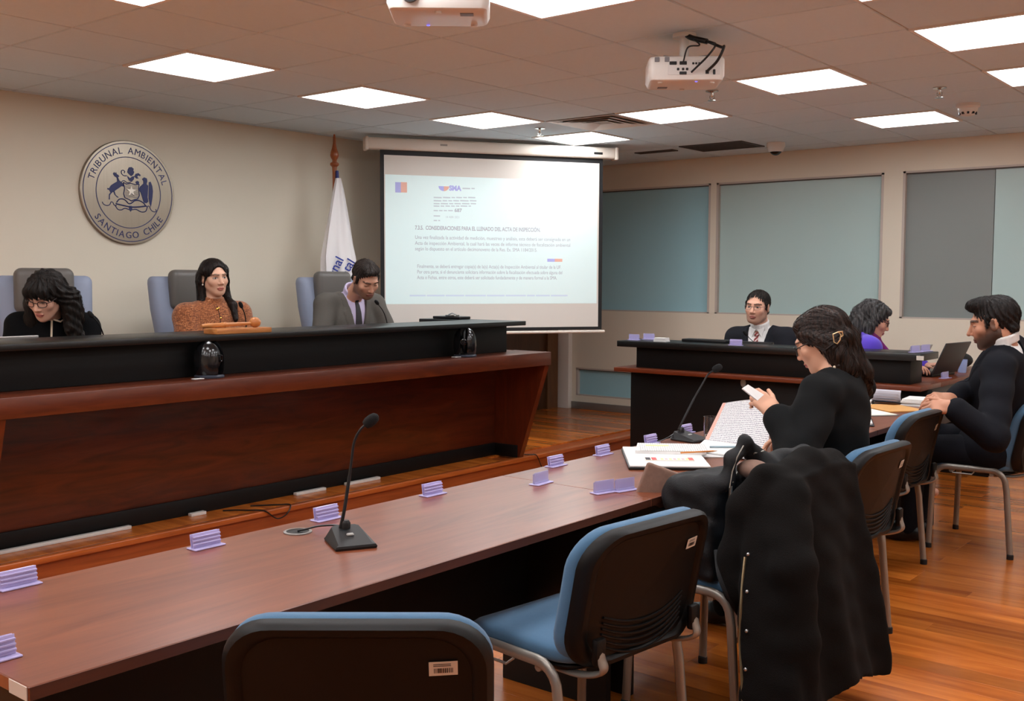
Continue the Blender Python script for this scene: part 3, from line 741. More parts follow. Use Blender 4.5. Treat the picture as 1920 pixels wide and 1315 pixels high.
def make_chair(lab):
    o = thing('visitor_chair', lab, 'chair', (0,0,0), 0, 'blue visitor chairs at the tables')
    cushion(.475,.45,.052,.10,seat_warp,.25).build('seat',M_fab,o,60)
    cushion(.44,.41,.02,.09,lambda x,y,z: seat_warp(x,y,z)-Vector((0,0,.034)),0).build('seat_pan',M_shell,o,60)
    bk = cushion(.50,.380,.060,.10,lambda x,y,z: back_warp(x,y,z+.030),.2,n=8).build('backrest',M_fab,o,60)
    # rear shell: rim standing proud around a sunken panel
    mb = MB(); base = rrect(.503,.378,.10,8); rg = []
    for s_,zz in ((1,.004),(1.0,-.010),(.985,-.026),(.95,-.036),(.89,-.036),(.86,-.031),(.84,-.024),(.5,-.024),(.02,-.024)):
        rg.append([back_warp(x*s_,y*s_,zz) for x,y in base])
    mb.rings(rg); sh = mb.build('back_shell',M_shell,o,40)
    for q in range(6):
        yy = -.155+q*.017; pts = []
        for k in range(15):
            t = -1+2*k/14; xx = t*(.165); pts.append(back_warp(xx, yy+.045*(t*t)*(1-.04*q)-.015, -.026))
        m = MB(); m.tube(pts,.0035,6); m.build('rib',M_shell,sh)
    for s in (-1,1):
        pts = [(s*.262,.20,0),(s*.252,.19,.35)]
        pts += [tuple(p) for p in arc((s*.251,.115,.375),.07,0,PI/2,5,(0,1,0),(0,0,1))]
        pts += [tuple(p) for p in arc((s*.251,-.10,.375),.07,PI/2,PI,5,(0,1,0),(0,0,1))]
        pts += [(s*.252,-.175,.35),(s*.262,-.205,0)]
        MB().tube(pts,.0155,12,flat=.72,up=(1,0,0)).build('side_frame',M_tube,o,60)
        for y in (.20,-.205): MB().lathe([(.017,0),(.017,.022),(.014,.026)],12,Matrix.Translation((s*.262,y,0))).build('foot_cap',M_foot,o)
        pb = catmull([(s*.185,-.10,.412),(s*.19,-.20,.418),(s*.195,-.272,.445),(s*.198,-.268,.48),(s*.198,-.258,.52)],6)
        MB().tube(pb,.016,10,flat=.45,up=(0,1,.3)).build('back_support',M_tube,o,60)
        MB().bbox((s*.198-.020,-.272,.46),(s*.198+.020,-.250,.53),.009,2).build('support_cover',M_shell,o)
        lk = MB(); lk.tube([(s*.252,.09,.428),(s*.275,.085,.418),(s*.275,-.01,.418),(s*.252,-.015,.428)],.004,6); lk.build('linking_clip',M_tube,o)
    for y in (.10,-.10): MB().tube([(-.25,y,.425),(.25,y,.425)],.011,10).build('cross_bar',M_tube,o)
    # sticker on the shell
    def sw(x,y,z=.0): return back_warp(.16+x,.095+y,-.0265-z)
    m = MB(); c4 = [sw(-.026,-.0145),sw(.026,-.0145),sw(.026,.0145),sw(-.026,.0145)]; c5 = [sw(-.026,-.0145,.0015),sw(.026,-.0145,.0015),sw(.026,.0145,.0015),sw(-.026,.0145,.0015)]
    m.add(c4+c5,[(0,1,2,3),(7,6,5,4),(0,4,5,1),(1,5,6,2),(2,6,7,3),(3,7,4,0)]); stk = m.build('inventory_sticker',M_stk,o)
    b = MB(); rr = random.Random(2); x = -.017
    while x < .018:
        w_ = rr.choice((.0008,.0012,.002)); v0 = [sw(x,-.009,.0018),sw(x+w_,-.009,.0018),sw(x+w_,.001,.0018),sw(x,.001,.0018)]
        b.add(v0,[(3,2,1,0)]); x += w_+rr.choice((.0008,.0014))
    for yy in (.005,.0085): b.add([sw(-.018,yy,.0018),sw(.014,yy,.0018),sw(.014,yy+.0015,.0018),sw(-.018,yy+.0015,.0018)],[(3,2,1,0)])
    b.build('barcode',M_dark,stk)
    return o
def face_rz(fx, fy): return math.atan2(-fx, fy)
CH = [((-1.66,1.57),(-.63,.77),'nearest blue visitor chair, seen squarely from behind at the bottom edge'),
      ((-1.77,2.48),(-1,.11),'empty blue visitor chair with its seat showing, second from the camera'),
      ((-1.74,3.33),(-1,0),'blue visitor chair hidden under the black coat and backpack'),
      ((-1.74,4.16),(-1,.05),'blue visitor chair the woman in black blazer sits on'),
      ((-1.97,5.37),(-1,.02),'empty blue visitor chair between the woman in black and the man in navy'),
      ((-1.638,6.31),(-1,-.02),'blue visitor chair under the man in navy suit at the right edge')]
c0 = make_chair(CH[0][2])
for k,((x,y),(fx,fy),lab) in enumerate(CH):
    o = c0 if k == 0 else copy_tree(c0)
    o.location = (x,y,0); o.rotation_euler = (0,0,face_rz(fx,fy)); o['label'] = lab; o.scale = (1.06,1.06,1.06)

# ------------------------------------------------------------------ judges' high-backed chairs
M_lea = mat('blue grey upholstery', (134,142,162), .55, var=.04, vscale=6, bump=.05, bscale=300)
M_lea2 = mat('grey leather', (96,92,88), .4, var=.05, vscale=5, bump=.12, bscale=160)
def judge_chair(lab):
    o = thing('judge_chair', lab, 'chair', (0,0,0), 0, 'high-backed judges chairs')
    out = [(-.205,.50),(-.215,.62),(-.245,.95),(-.265,1.12),(-.268,1.30)]
    prof = [(x,z) for x,z in out]+[tuple(p)[:2] for p in ()]
    def lean(z): return -.26-.13*(z-.5)
    L_ = prof + [(-.268+.04*(1-math.cos(a)), 1.30+.04*math.sin(a)) for a in [PI/8*k for k in range(1,5)]]
    full = L_ + [(-x,z) for x,z in reversed(L_)]
    rg = []; cx, cz = 0, .95
    for s_,dy in ((.02,.055),(.6,.055),(.88,.05),(.97,.035),(1,.01),(1,-.025),(.97,-.04),(.5,-.045),(.02,-.045)):
        rg.append([Vector((cx+(x-cx)*s_, lean(cz+(z-cz)*s_)+dy, cz+(z-cz)*s_)) for x,z in full])
    MB().rings(rg).build('backrest',M_lea,o,50)
    MB().bbox((-.165,-.305,1.115),(.165,-.205,1.385),.045,5,Matrix.Translation((0,-.035,0)) @ Matrix.Rotation(.0,4,'X')).build('headrest',M_lea2,o,60)
    for zz in (1.05,.95,.85):
        for x in (-.12,0,.12):
            MB().ball((x,lean(zz)+.054,zz),(.013,.006,.013),10,6).build('button',M_lea,o)
    cushion(.52,.50,.10,.08,lambda x,y,z: Vector((x,y+.02,.46+z)),.3).build('seat',M_lea,o,60)
    for s in (-1,1):
        MB().tube(catmull([(s*.27,-.2,.45),(s*.30,-.18,.62),(s*.30,.0,.66),(s*.30,.16,.65),(s*.28,.2,.46)],6),.024,10).build('armrest',M_lea2,o)
    MB().lathe([(.03,.08),(.03,.42)],14).build('column',M_chrome,o)
    for k in range(5):
        a = 2*PI*k/5+.3; MB().tube([(0,0,.09),(.28*math.cos(a),.28*math.sin(a),.055)],[.025,.016],8).build('base_arm',M_chrome,o)
        MB().ball((.29*math.cos(a),.29*math.sin(a),.028),.027,10,8).build('caster',M_dark,o)
    return o
JC = [((-5.83,2.96),(.89,-.45),'blue grey high-backed chair behind the woman in black cardigan'),
      ((-5.90,4.17),(1,.02),'blue grey high-backed chair behind the woman in orange tweed'),
      ((-5.84,5.36),(1,-.05),'blue grey high-backed chair behind the man in grey suit')]
j0 = judge_chair(JC[0][2])
for k,((x,y),(fx,fy),lab) in enumerate(JC):
    o = j0 if k == 0 else copy_tree(j0)
    o.location = (x,y,ZD+.03); o.rotation_euler = (0,0,face_rz(fx,fy)); o['label'] = lab
# plain office chairs behind the clerk bench, mostly hidden
def office_chair(x,y,fx,fy,lab):
    o = thing('office_chair',lab,'chair',(x,y,0),face_rz(fx,fy))
    cushion(.48,.46,.07,.08,lambda x,y,z: Vector((x,y,.45+z)),.2).build('seat',M_lea2,o,60)
    cushion(.44,.46,.05,.08,lambda x,y,z: Vector((x,-.25-.06*(y+.2)+z*-1,.74+y)),.2).build('backrest',M_lea2,o,60)
    MB().lathe([(.03,.08),(.03,.41)],14).build('column',M_chrome,o)
    MB().tube([(0,-.1,.42),(0,-.27,.45),(0,-.285,.7)],.02,8).build('back_bar',M_dark,o)
    for k in range(5):
        a = 2*PI*k/5+.3; MB().tube([(0,0,.09),(.28*math.cos(a),.28*math.sin(a),.055)],[.025,.016],8).build('base_arm',M_dark,o); MB().ball((.29*math.cos(a),.29*math.sin(a),.028),.027,10,8).build('caster',M_dark,o)
office_chair(-3.58,7.72,.03,-1,'dark office chair behind the man with striped tie')
office_chair(-2.88,7.42,.777,.63,'dark office chair under the woman in purple')
# ------------------------------------------------------------------ name holders
M_lilac = mat('lilac acrylic', (196,186,232), .25, alpha=.82, coat=.2)
M_lilac2 = mat('clear lilac acrylic', (190,184,226), .2, alpha=.5, coat=.2)
def holder(kind, loc, rz, lab, grp='acrylic name holders'):
    key = 'full' if kind == 'full' else 'thin'
    o = thing('name_holder', lab, 'name holder', loc, rz, grp)    # long side along local X, front faces -Y
    if key not in HP:
        ms = [('base', MB().bbox((-.05,-.022,0),(.05,.022,.004),.001,1).mesh('base', M_lilac))]
        if key == 'full':
            for y in (-.004,.006): 
                Mx = Matrix.Rotation(-.16,4,'X'); ms.append(('plate', MB().bbox((-.045,y-.0015,.004),(.045,y+.0015,.043),.0008,1,Mx).mesh('plate', M_lilac)))
            for z in (.014,.024,.034): ms.append(('rail', MB().bbox((-.045,-.010+z*.16,z-.0025),(.045,-.005+z*.16,z+.0025),.001,1).mesh('rail', M_lilac)))
        else:
            ms.append(('plate', MB().bbox((-.045,-.0015,.004),(.045,.0015,.045),.0008,1).mesh('plate', M_lilac2)))
            ms.append(('rail', MB().bbox((-.045,-.004,.004),(.045,.004,.01),.001,1).mesh('rail', M_lilac2)))
            ms.append(('plate', MB().bbox((-.045,.006,.004),(.045,.0085,.04),.0008,1).mesh('plate', M_lilac2)))
        HP[key] = ms
    for n,me in HP[key]: put(n, me, o)
    return o
HP = {}
HR = math.radians(90)
for u,v,kd,lab,dr_ in [(-14,1240,'full','lilac name holder cut by the left edge of the photo near table corner',0),
    (35,1100,'full','lilac name holder at the far left end of the nearest table',0),
    (387,1026,'full','lilac name holder between the left end of the table and the microphone',0),
    (613,974,'full','lilac name holder right behind the table microphone',0),
    (812,928,'full','lilac name holder alone on far edge right of the table microphone',0),
    (1015,907,'thin','clear lilac name holder standing near the table joint, toward the far side',.05),
    (1043,874,'full','lilac name holder at far edge just past the table joint',0),
    (1131,853,'full','lilac name holder at far edge left of the white papers',0),
    (1133,924,'thin','clear lilac name holder on the joint, left of a close pair',-.25),
    (1172,920,'thin','clear lilac name holder on the joint, right of a close pair',-.25),
    (1221,832,'full','lilac name holder behind the white papers',0),
    (1288,812,'full','lilac name holder behind the second table microphone',0)]:
    p = onz(u,v,.7505); holder(kd, p, HR+dr_, lab)
for x,y,kd,rz,lab in [(-4.335,6.84,'thin',0,'clear lilac name holder at the left end of the clerk bench counter'),(-4.30,7.0,'thin',.2,'clear lilac name holder behind another at the left end of clerk counter'),
    (-3.43,6.75,'full',0,'lilac name holder on clerk counter before the man with striped tie'),(-2.22,6.88,'thin',1.3,'clear lilac holder at right end of clerk counter, nearer of two'),
    (-2.20,7.02,'thin',1.3,'clear lilac holder at right end of clerk counter, farther of two')]:
    holder(kd,(x,y,1.0455),rz,lab)
holder('thin',(-2.185,7.40,.8425),1.4,'clear lilac name holder on the clerk bench wing beside the laptop')
holder('full',(-2.50,6.10,.7505),HR,'lilac name holder half hidden behind papers before navy-suited man')
holder('full',(-1.95,6.63,.7505),.1,'lilac name holder at the end of farthest table against the clerk bench')
pad = thing('paper_pad','small stack of white cards on the clerk bench counter','cards',(-4.06,6.80,1.0455))
for k in range(5): MB().bbox((-.06+.002*k,-.03,k*.006),(.05-.002*k,.03,k*.006+.005),.001,1).build('card', mat('white paper',(226,224,222),.7), pad)
M_paper = MATS['white paper']

# ------------------------------------------------------------------ gooseneck microphones
M_mic = mat('black microphone metal', (22,22,24), .4); M_foam = mat('black foam', (16,16,17), .95, bump=.6, bscale=500)
def mic(base, rz, stem, lab, head_r=.013, big=True, cable=None, sr=.0042):
    o = thing('gooseneck_microphone', lab, 'microphone', base, rz)
    Mi = (Matrix.Translation(base) @ Matrix.Rotation(rz,4,'Z')).inverted()
    if big:   # wedge base, low at the front (+Y local)
        rg = []
        for z,x0,x1,y0,y1 in ((0,-.058,.058,-.075,.080),(.006,-.060,.060,-.077,.082),(.012,-.056,.056,-.073,.080)):
            rg.append([Vector((x0,y0+.02,z)),Vector((x0+.02,y0,z)),Vector((x1-.02,y0,z)),Vector((x1,y0+.02,z)),Vector((x1,y1,z)),Vector((x0,y1,z))])
        rg.append([Vector((-.040,-.05,.038)),Vector((-.03,-.058,.040)),Vector((.03,-.058,.040)),Vector((.040,-.05,.038)),Vector((.048,.07,.014)),Vector((-.048,.07,.014))])
        MB().rings(rg).build('base',M_mic,o,25)
        MB().bbox((-.010,.005,.024),(.010,.018,.031),.002,1).build('talk_button',mat('grey button',(170,168,164),.4),o)
        MB().lathe([(.014,.03),(.014,.05),(.009,.058)],14,Matrix.Translation((0,-.04,0))).build('stem_socket',M_dark,o)
    else:
        MB().lathe([(.035,0),(.035,.012),(.02,.02),(.012,.035)],20).build('base',M_mic,o)
    pts = [Mi @ Vector(p) for p in catmull(stem,8)]
    n = len(pts)
    MB().tube(pts,[sr*1.25 if k < n*.4 else sr for k in range(n)],8).build('gooseneck',M_mic,o)
    d = (pts[-1]-pts[-3]).normalized(); q = d.to_track_quat('Z','Y').to_matrix().to_4x4()
    MB().lathe([(.001,-.02),(head_r*.75,-.016),(head_r,-.005),(head_r,.012),(head_r*.8,.024),(head_r*.4,.03),(.001,.031)],18,Matrix.Translation(pts[-1]) @ q).build('windscreen',M_foam,o)
    if cable:
        MB().tube([Mi @ Vector(p) for p in catmull(cable,8)],.003,6).build('cable',M_dark,o)
    return o
b1 = onz(655,1019,.75); b1.z = .7505
d1 = CF.dot(b1-CO)
sock = Pd(637,990,d1+.03)
mic(b1, math.radians(-118), [Pd(636,1000,d1+.03),Pd(645,960,d1+.03),Pd(652,915,d1+.035),Pd(659,865,d1+.04),Pd(664,830,d1+.04),Pd(676,806,d1+.035),Pd(693,791,d1+.03)],
    'black gooseneck microphone with wedge base alone on the nearest table', .0165, True,
    [(-2.427,1.985,.754),(-2.40,2.0,.762),(-2.375,2.02,.77),(-2.33,2.045,.775),(-2.28,2.04,.775),(-2.26,2.02,.78)])
b2 = onz(1290,826,.75); b2.z = .7505; d2_ = CF.dot(b2-CO)
mic(b2, math.radians(-100), [Pd(1272,806,d2_+.03),Pd(1280,790,d2_+.03),Pd(1300,750,d2_+.04),Pd(1316,722,d2_+.04),Pd(1328,702,d2_+.04),Pd(1343,692,d2_+.03)],
    'black gooseneck microphone beside the glass and open notebook', .0175, True, [(-2.52,4.15,.754),(-2.51,4.21,.756),(-2.50,4.27,.77),(-2.50,4.31,.78)])
def bmic(u,v,ub,vb,x,lab):
    h = onx(u,v,x+.06); q = onx(ub,vb,x); b = Vector((q.x,q.y,.911))
    mic(b,0,[(b.x,b.y,.93),(q.x,q.y,q.z-.02),(q.x*.5+h.x*.5,(q.y*.6+h.y*.4),(q.z+h.z)/2+.01),h],lab,.0125,False,sr=.0036)
bmic(171,591,197,640,-5.36,'thin gooseneck microphone beside the woman in black cardigan')
bmic(452,573,462,614,-5.36,'thin gooseneck microphone beside the gavel')
bmic(707,568,727,612,-5.36,'thin gooseneck microphone before the man in grey suit')
h = ony(1644,651,7.12); 
mic((-2.62,7.14,.843),0,[(-2.62,7.14,.86),(-2.66,7.13,.95),(-2.63,7.13,1.03),ony(1625,672,7.13),h],'thin gooseneck microphone before the woman in purple',.013,False,sr=.0036)
mic((-3.46,7.16,.843),0,[(-3.46,7.16,.86),(-3.45,7.16,1.0),ony(1405,634,7.16),ony(1398,626,7.14)],'tiny dark microphone at the chest of the man with striped tie',.012,False,sr=.003)

# ------------------------------------------------------------------ dome cameras on the bench shelf
M_gloss = mat('glossy black plastic', (20,20,22), .18, coat=.4)
def dcam(loc, rz, lab):
    o = thing('dome_video_camera', lab, 'camera', loc, rz, 'dome video cameras on the bench')     # slot faces local +X
    MB().lathe([(.066,0),(.068,.008),(.06,.014)],32).build('base', mat('dark blue grey plastic',(60,64,76),.4), o)
    if 'cam' not in HP:
        n = 40; rg = []; W_ = .021
        prof = [(.058,.010),(.064,.03),(.067,.07),(.066,.105),(.060,.14),(.048,.166),(.030,.184),(.012,.1915)]
        sh = MB()
        for s in (-1,1):
            rg = []
            for r,z in prof:
                row = []; g0 = math.asin(min(.98,W_/max(r,W_*1.02)))
                for k in range(n+1):
                    a = g0+(PI-2*g0)*k/n; row.append(Vector((r*math.cos(a), s*max(r*math.sin(a),.3*W_), z)))
                rg.append(row if s > 0 else row[::-1])
            sh.rings(rg)
        HP['cam'] = sh.mesh('shell', M_gloss, 50)
    o.scale = (1.2,1.2,1.07)
    put('shell', HP['cam'], o)
    MB().ball((0,0,.098),(.060,.0205,.080),24,16).build('tilt_head', mat('dark camera head',(14,14,15),.4), o)
    M = Matrix.Translation((.05,0,.098)) @ Matrix.Rotation(PI/2,4,'Y')
    MB().lathe([(.018,-.01),(.02,.012),(.014,.013),(.010,.008),(.001,.008)],22,M).build('lens', mat('camera lens glass',(8,8,12),.05), o)
    return o
dcam((-4.83,3.355,.9715), math.radians(22), 'black dome video camera on bench shelf below the gavel')
dcam((-4.83,5.44,.9715), math.radians(-55), 'black dome video camera on bench shelf near the right end')
tag(MB().bbox((-4.80,3.22,.9712),(-4.765,3.28,.975),.001,1).build('white_tag',M_paper),'small white card lying left of the nearer dome camera','card','small cards by the cameras')
tag(MB().bbox((-4.84,5.31,.9712),(-4.80,5.38,.975),.001,1).build('white_tag',M_paper),'small white card lying left of the farther dome camera','card','small cards by the cameras')

# ------------------------------------------------------------------ gavel, block, laptops
M_lw = wood('light orange wood', (176,104,50), (206,138,78), .35, (10,1.2,10), 3)
o = tag(MB().bbox((-4.97,3.42,1.2005),(-4.845,3.79,1.228),.003).build('gavel_block',M_lw),'light wooden gavel block on the bench top','gavel block')
gv = thing('gavel','turned light wood gavel with round head lying on its block','gavel',(-4.90,3.6,1.2285))
g0 = Vector((-4.90,3.36,1.246)); g1 = Vector((-4.90,3.70,1.252)); gd = (g1-g0).normalized(); q = gd.to_track_quat('Z','Y').to_matrix().to_4x4(); L_ = (g1-g0).length
hm = MB(); hm.lathe([(.008,0),(.012,.01),(.014,.05),(.012,.12),(.016,.135),(.012,.142),(.016,.15),(.012,.158),(.011,.2),(.009,.28),(.008,L_)],16,Matrix.Translation(g0) @ q)
wput(hm,'handle',M_lw,gv); wput(MB().ball(g1+Vector((0,.015,.005)),(.030,.034,.030),20,14),'head',M_lw,gv)
lp = thing('laptop','silver laptop lid edge before the woman in black cardigan','laptop',(-5.45,2.45,.911))
wput(MB().bbox((-5.62,2.15,.911),(-5.38,2.62,.925),.004),'keyboard_base',mat('silver laptop',(186,180,176),.35,metal=.5),lp)
Ml = Matrix.Translation((-5.375,0,.925)) @ Matrix.Rotation(math.radians(18),4,'Y')
lz = 0.30
wput(MB().bbox((-.004,2.05,0),(.004,2.645,lz),.006,3,Ml),'lid',MATS['silver laptop'],lp)
# black closed case on the return of the bench
o = tag(MB().bbox((-5.62,5.95,1.2005),(-5.34,6.08,1.222),.005).build('closed_case',M_dark),'flat black case on the return of the judges bench','case')
o = thing('metal_clip','shiny grey clip on flat black case at bench end','clip',(-5.45,5.99,1.2225)); m = MB(); m.bbox((-.05,-.03,0),(.05,.03,.012),.005); m.build('plate',M_chrome,o); MB().tube([(-.04,0,.012),(0,0,.024),(.04,0,.012)],.004,6).build('lever',M_chrome,o)
# black monitors lying flat behind the clerk counter
tag(MB().bbox((-3.97,6.93,1.0455),(-3.60,7.045,1.066),.004).build('flat_case',M_dark),'flat black case at the left of the clerk counter','case')
tag(MB().bbox((-3.86,7.065,1.012),(-3.30,7.10,1.058),.004).build('monitor',M_dark),'low black monitor edge before the man with striped tie','monitor')
lp = thing('laptop','open black laptop on the clerk bench wing before the woman in purple','laptop',(-2.31,7.54,.8425),math.radians(-8))
MB().bbox((-.13,-.12,0),(.05,.24,.030),.006).build('base',M_dark,lp)
MB().bbox((-.006,-.14,0),(.006,.25,.24),.005,2,Matrix.Translation((.055,0,.02)) @ Matrix.Rotation(math.radians(24),4,'Y')).build('lid',mat('dark grey laptop lid',(52,50,50),.45),lp)
MB().box((-.0085,-.125,.012),(-.0066,.235,.228),Matrix.Translation((.055,0,.02)) @ Matrix.Rotation(math.radians(24),4,'Y')).build('display',mat('dim laptop display',(200,196,190),.3,emit=.15),lp)
lp = thing('tablet','thin pale tablet leaning open behind black laptop','tablet',(-2.52,7.56,.8425),math.radians(-8))
MB().bbox((-.005,-.16,0),(.005,.16,.23),.004,2,Matrix.Translation((0.03,0,.005)) @ Matrix.Rotation(math.radians(26),4,'Y')).build('body',mat('pale grey tablet',(170,164,158),.4),lp)
bag = MB(); bag.ball((-2.36,8.30,.905),(.10,.16,.062),20,12); tag(bag.build('black_pouch',mat('black nylon',(18,18,20),.7,bump=.2,bscale=200)),'rounded black pouch on the clerk bench wing behind the laptop','pouch')
for k,(x,y) in enumerate(((-2.23,7.95),(-2.27,8.10))): 
    g = MB(); g.lathe([(.028,0),(.034,.085),(.032,.085),(.026,.004),(.001,.004)],20,Matrix.Translation((x,y,.8425))); tag(g.build('plastic_cup',mat('clear blue plastic',(170,186,226),.1,alpha=.5)),('small clear cup nearer the laptop on clerk bench wing','small clear cup nearer the black pouch on clerk bench wing')[k],'cup','clear cups on the wing')

# ------------------------------------------------------------------ papers, notebook, glass before the woman in black
def text_lines_mat(name, base, ink, scale, rows):
    if name in MATS: return MATS[name]
    m = bpy.data.materials.new(name); m.use_nodes = True; MATS[name] = m
    nt = m.node_tree; b = nt.nodes['Principled BSDF']; N = nt.nodes.new; L = nt.links.new
    tc = N('ShaderNodeTexCoord'); sp = N('ShaderNodeSeparateXYZ'); L(tc.outputs['UV'], sp.inputs[0])
    fr = N('ShaderNodeMath'); fr.operation = 'MULTIPLY'; fr.inputs[1].default_value = rows; L(sp.outputs['Y'], fr.inputs[0])
    f2 = N('ShaderNodeMath'); f2.operation = 'FRACT'; L(fr.outputs[0], f2.inputs[0])
    f3 = N('ShaderNodeMath'); f3.operation = 'COMPARE'; f3.inputs[1].default_value = .45; f3.inputs[2].default_value = .27; L(f2.outputs[0], f3.inputs[0])
    nz = N('ShaderNodeTexNoise'); nz.inputs['Scale'].default_value = scale; nz.inputs['Detail'].default_value = 3
    mp = N('ShaderNodeMapping'); mp.inputs['Scale'].default_value = (1,2.2,1); L(tc.outputs['UV'],mp.inputs[0]); L(mp.outputs[0],nz.inputs['Vector'])
    g = N('ShaderNodeMath'); g.operation = 'GREATER_THAN'; g.inputs[1].default_value = .5; L(nz.outputs['Fac'], g.inputs[0])
    ml = N('ShaderNodeMath'); ml.operation = 'MULTIPLY'; L(f3.outputs[0],ml.inputs[0]); L(g.outputs[0],ml.inputs[1])
    mx = N('ShaderNodeMix'); mx.data_type = 'RGBA'; mx.inputs[6].default_value = lin(base); mx.inputs[7].default_value = lin(ink); L(ml.outputs[0], mx.inputs[0])
    L(mx.outputs[2], b.inputs['Base Color']); b.inputs['Roughness'].default_value = .7
    return m
M_hand = text_lines_mat('handwritten page', (232,230,230), (110,110,130), 60, 24)
M_type = text_lines_mat('typed page', (234,232,228), (150,150,150), 50, 30)
def sheet(name, q, m, thick=.001, nu=6, nv=6, bulge=0, parent=None):
    """a sheet through four corners a,b,c,d with UVs"""
    a,b,c,d = [Vector(p) for p in q]; nrm = (b-a).cross(d-a).normalized()
    mb = MB(); mb.grid(lambda s,t: a*(1-s)*(1-t)+b*s*(1-t)+c*s*t+d*(1-s)*t+nrm*(bulge*math.sin(PI*s)), nu, nv)
    n = len(mb.v); top = [tuple(Vector(p)+nrm*thick) for p in mb.v]
    fs = list(mb.f); mb.v = mb.v+top; mb.f = [tuple(reversed(f)) for f in fs]+[tuple(i+n for i in f) for f in fs]
    W_ = nu+1; H_ = nv+1
    bd = [i for i in range(W_)]+[j*W_+nu for j in range(1,H_)]+[nv*W_+i for i in range(nu-1,-1,-1)]+[j*W_ for j in range(nv-1,0,-1)]
    for k in range(len(bd)): i,j = bd[k],bd[(k+1)%len(bd)]; mb.f.append((i,j,j+n,i+n))
    mb.mi = [0]*len(mb.f)
    if parent is not None:
        o = wput(mb,name,m,parent)
    else: o = mb.build(name,m)
    uv = o.data.uv_layers.new(name='UVMap')
    for l in o.data.loops:
        i = l.vertex_index % n; uv.data[l.index].uv = ((i % W_)/nu, (i//W_)/nv)
    return o
def flat_quad(cx,cy,w_,d_,ang,z):
    ca,sa = math.cos(ang),math.sin(ang)
    return [(cx+x*ca-y*sa, cy+x*sa+y*ca, z) for x,y in ((-w_/2,-d_/2),(w_/2,-d_/2),(w_/2,d_/2),(-w_/2,d_/2))]
A36 = math.radians(36.6)
fd = thing('folder','black folder with white pages lying open on the middle table','folder',(-2.24,3.78,.7505),A36)
MB().bbox((-.165,-.24,0),(.165,.24,.010),.003).build('cover',M_dark,fd)
MB().bbox((-.160,-.235,.010),(.160,.235,.018),.002,1).build('page_block',M_paper,fd)
o = sheet('loose_papers', flat_quad(-2.29,3.92,.21,.297,A36+1.45,.769), M_paper, .012); tag(o,'stack of white papers lying on the open black folder','papers')
o = sheet('paper_sheet', flat_quad(-2.285,3.925,.205,.29,A36+1.52,.782), M_type, .001); tag(o,'top printed sheet with yellow highlighting on the white paper stack','paper')
hl = sheet('highlight', flat_quad(-2.36,3.92,.03,.10,A36+1.52,.7832), mat('yellow highlighter',(238,240,150),.6), .0004, 1, 1, parent=o)
bm_ = thing('bookmark','narrow red and white printed bookmark with yellow marks on folder','bookmark',(-2.175,3.71,.7690),A36)
MB().bbox((-.10,-.032,0),(.10,.032,.003),.001,1).build('card',mat('cream card',(236,228,214),.6),bm_)
for k,(x,c) in enumerate(((-.085,(60,60,66)),(-.06,(210,80,80)),(.09,(214,96,90)))): MB().box((x-.012,-.03,.003),(x+.008,.03,.0034)).build('print_block',mat('print %d'%k,c,.6),bm_)
for k in range(7): MB().box((-.035+k*.017,-.022,.003),(-.024+k*.017,.012,.0034)).build('print_line',mat(('yellow highlighter','pink print')[k%2],(236,170,180),.6),bm_)
pn = thing('pencil','orange pencil lying across the loose papers','pencil',(-2.12,3.86,.784),A36+.35)
MB().tube([(-.085,0,.004),(.065,0,.004)],.0036,6).build('shaft',mat('orange lacquer',(206,130,60),.35),pn); MB().tube([(.065,0,.004),(.085,0,.004)],[.0036,.0006],6).build('tip',M_lw,pn)
pn = thing('pen','grey and blue pen lying near the spiral notebook','pen',(-2.16,4.17,.762),A36+.1)
MB().tube([(-.07,0,.005),(.05,0,.005)],.0045,8).build('barrel',mat('blue grey plastic',(150,170,180),.3),pn); MB().tube([(.05,0,.005),(.07,0,.005)],[.0045,.001],8).build('tip',M_chrome,pn)
o = sheet('paper_sheet', flat_quad(-2.20,4.08,.26,.30,A36+.1,.7508), M_paper,.004); tag(o,'white sheets lying flat beside the spiral notebook','papers')
# spiral notebook, one page held up
BL, BR = onz(1322,826,.757), onz(1440,842,.757); TL, TR = Pd(1355,757,5.06), Pd(1448,748,4.80)
nb = thing('spiral_notebook','open spiral notebook with handwritten page held upright by woman in black','notebook',((BL.x+BR.x)/2,(BL.y+BR.y)/2,.7505))
sheet('raised_page',[BL,BR,TR,TL],M_hand,.0015,8,6,.006,parent=nb)
sheet('red_margin',[BL+(TL-BL)*.02-(BR-BL)*.004+Vector((0,0,.003)), BL+(BR-BL)*.06+Vector((0,0,.004)), TL+(TR-TL)*.06+Vector((.003,-.003,.003)), TL+(TR-TL)*.0+Vector((.003,-.003,.003))], mat('red margin print',(236,176,160),.7),.0005,1,1,parent=nb)
FL_, FR_ = onz(1300,846,.757), onz(1430,866,.757)
sheet('flat_pages',[FL_,FR_,BR+Vector((0,-.004,-.002)),BL+Vector((0,-.004,-.002))],M_paper,.006,2,2,parent=nb)
for k in range(26):
    p = BL+(BR-BL)*((k+.5)/26); m = MB(); m.tube(arc(p,.006,0,2*PI,8,(0,1,0),(0,0,1)),.0009,4,False); wput(m,'wire_ring',M_chrome,nb)
gl = MB(); gl.lathe([(.036,0),(.037,.003),(.040,.095),(.0375,.095),(.0345,.010),(.001,.008)],28,Matrix.Translation(onz(1334,818,.7505)))
tag(gl.build('glass_tumbler',mat('clear glass',(255,255,255),.02,trans=1,ior=1.45)),'clear glass tumbler behind the spiral notebook','glass')
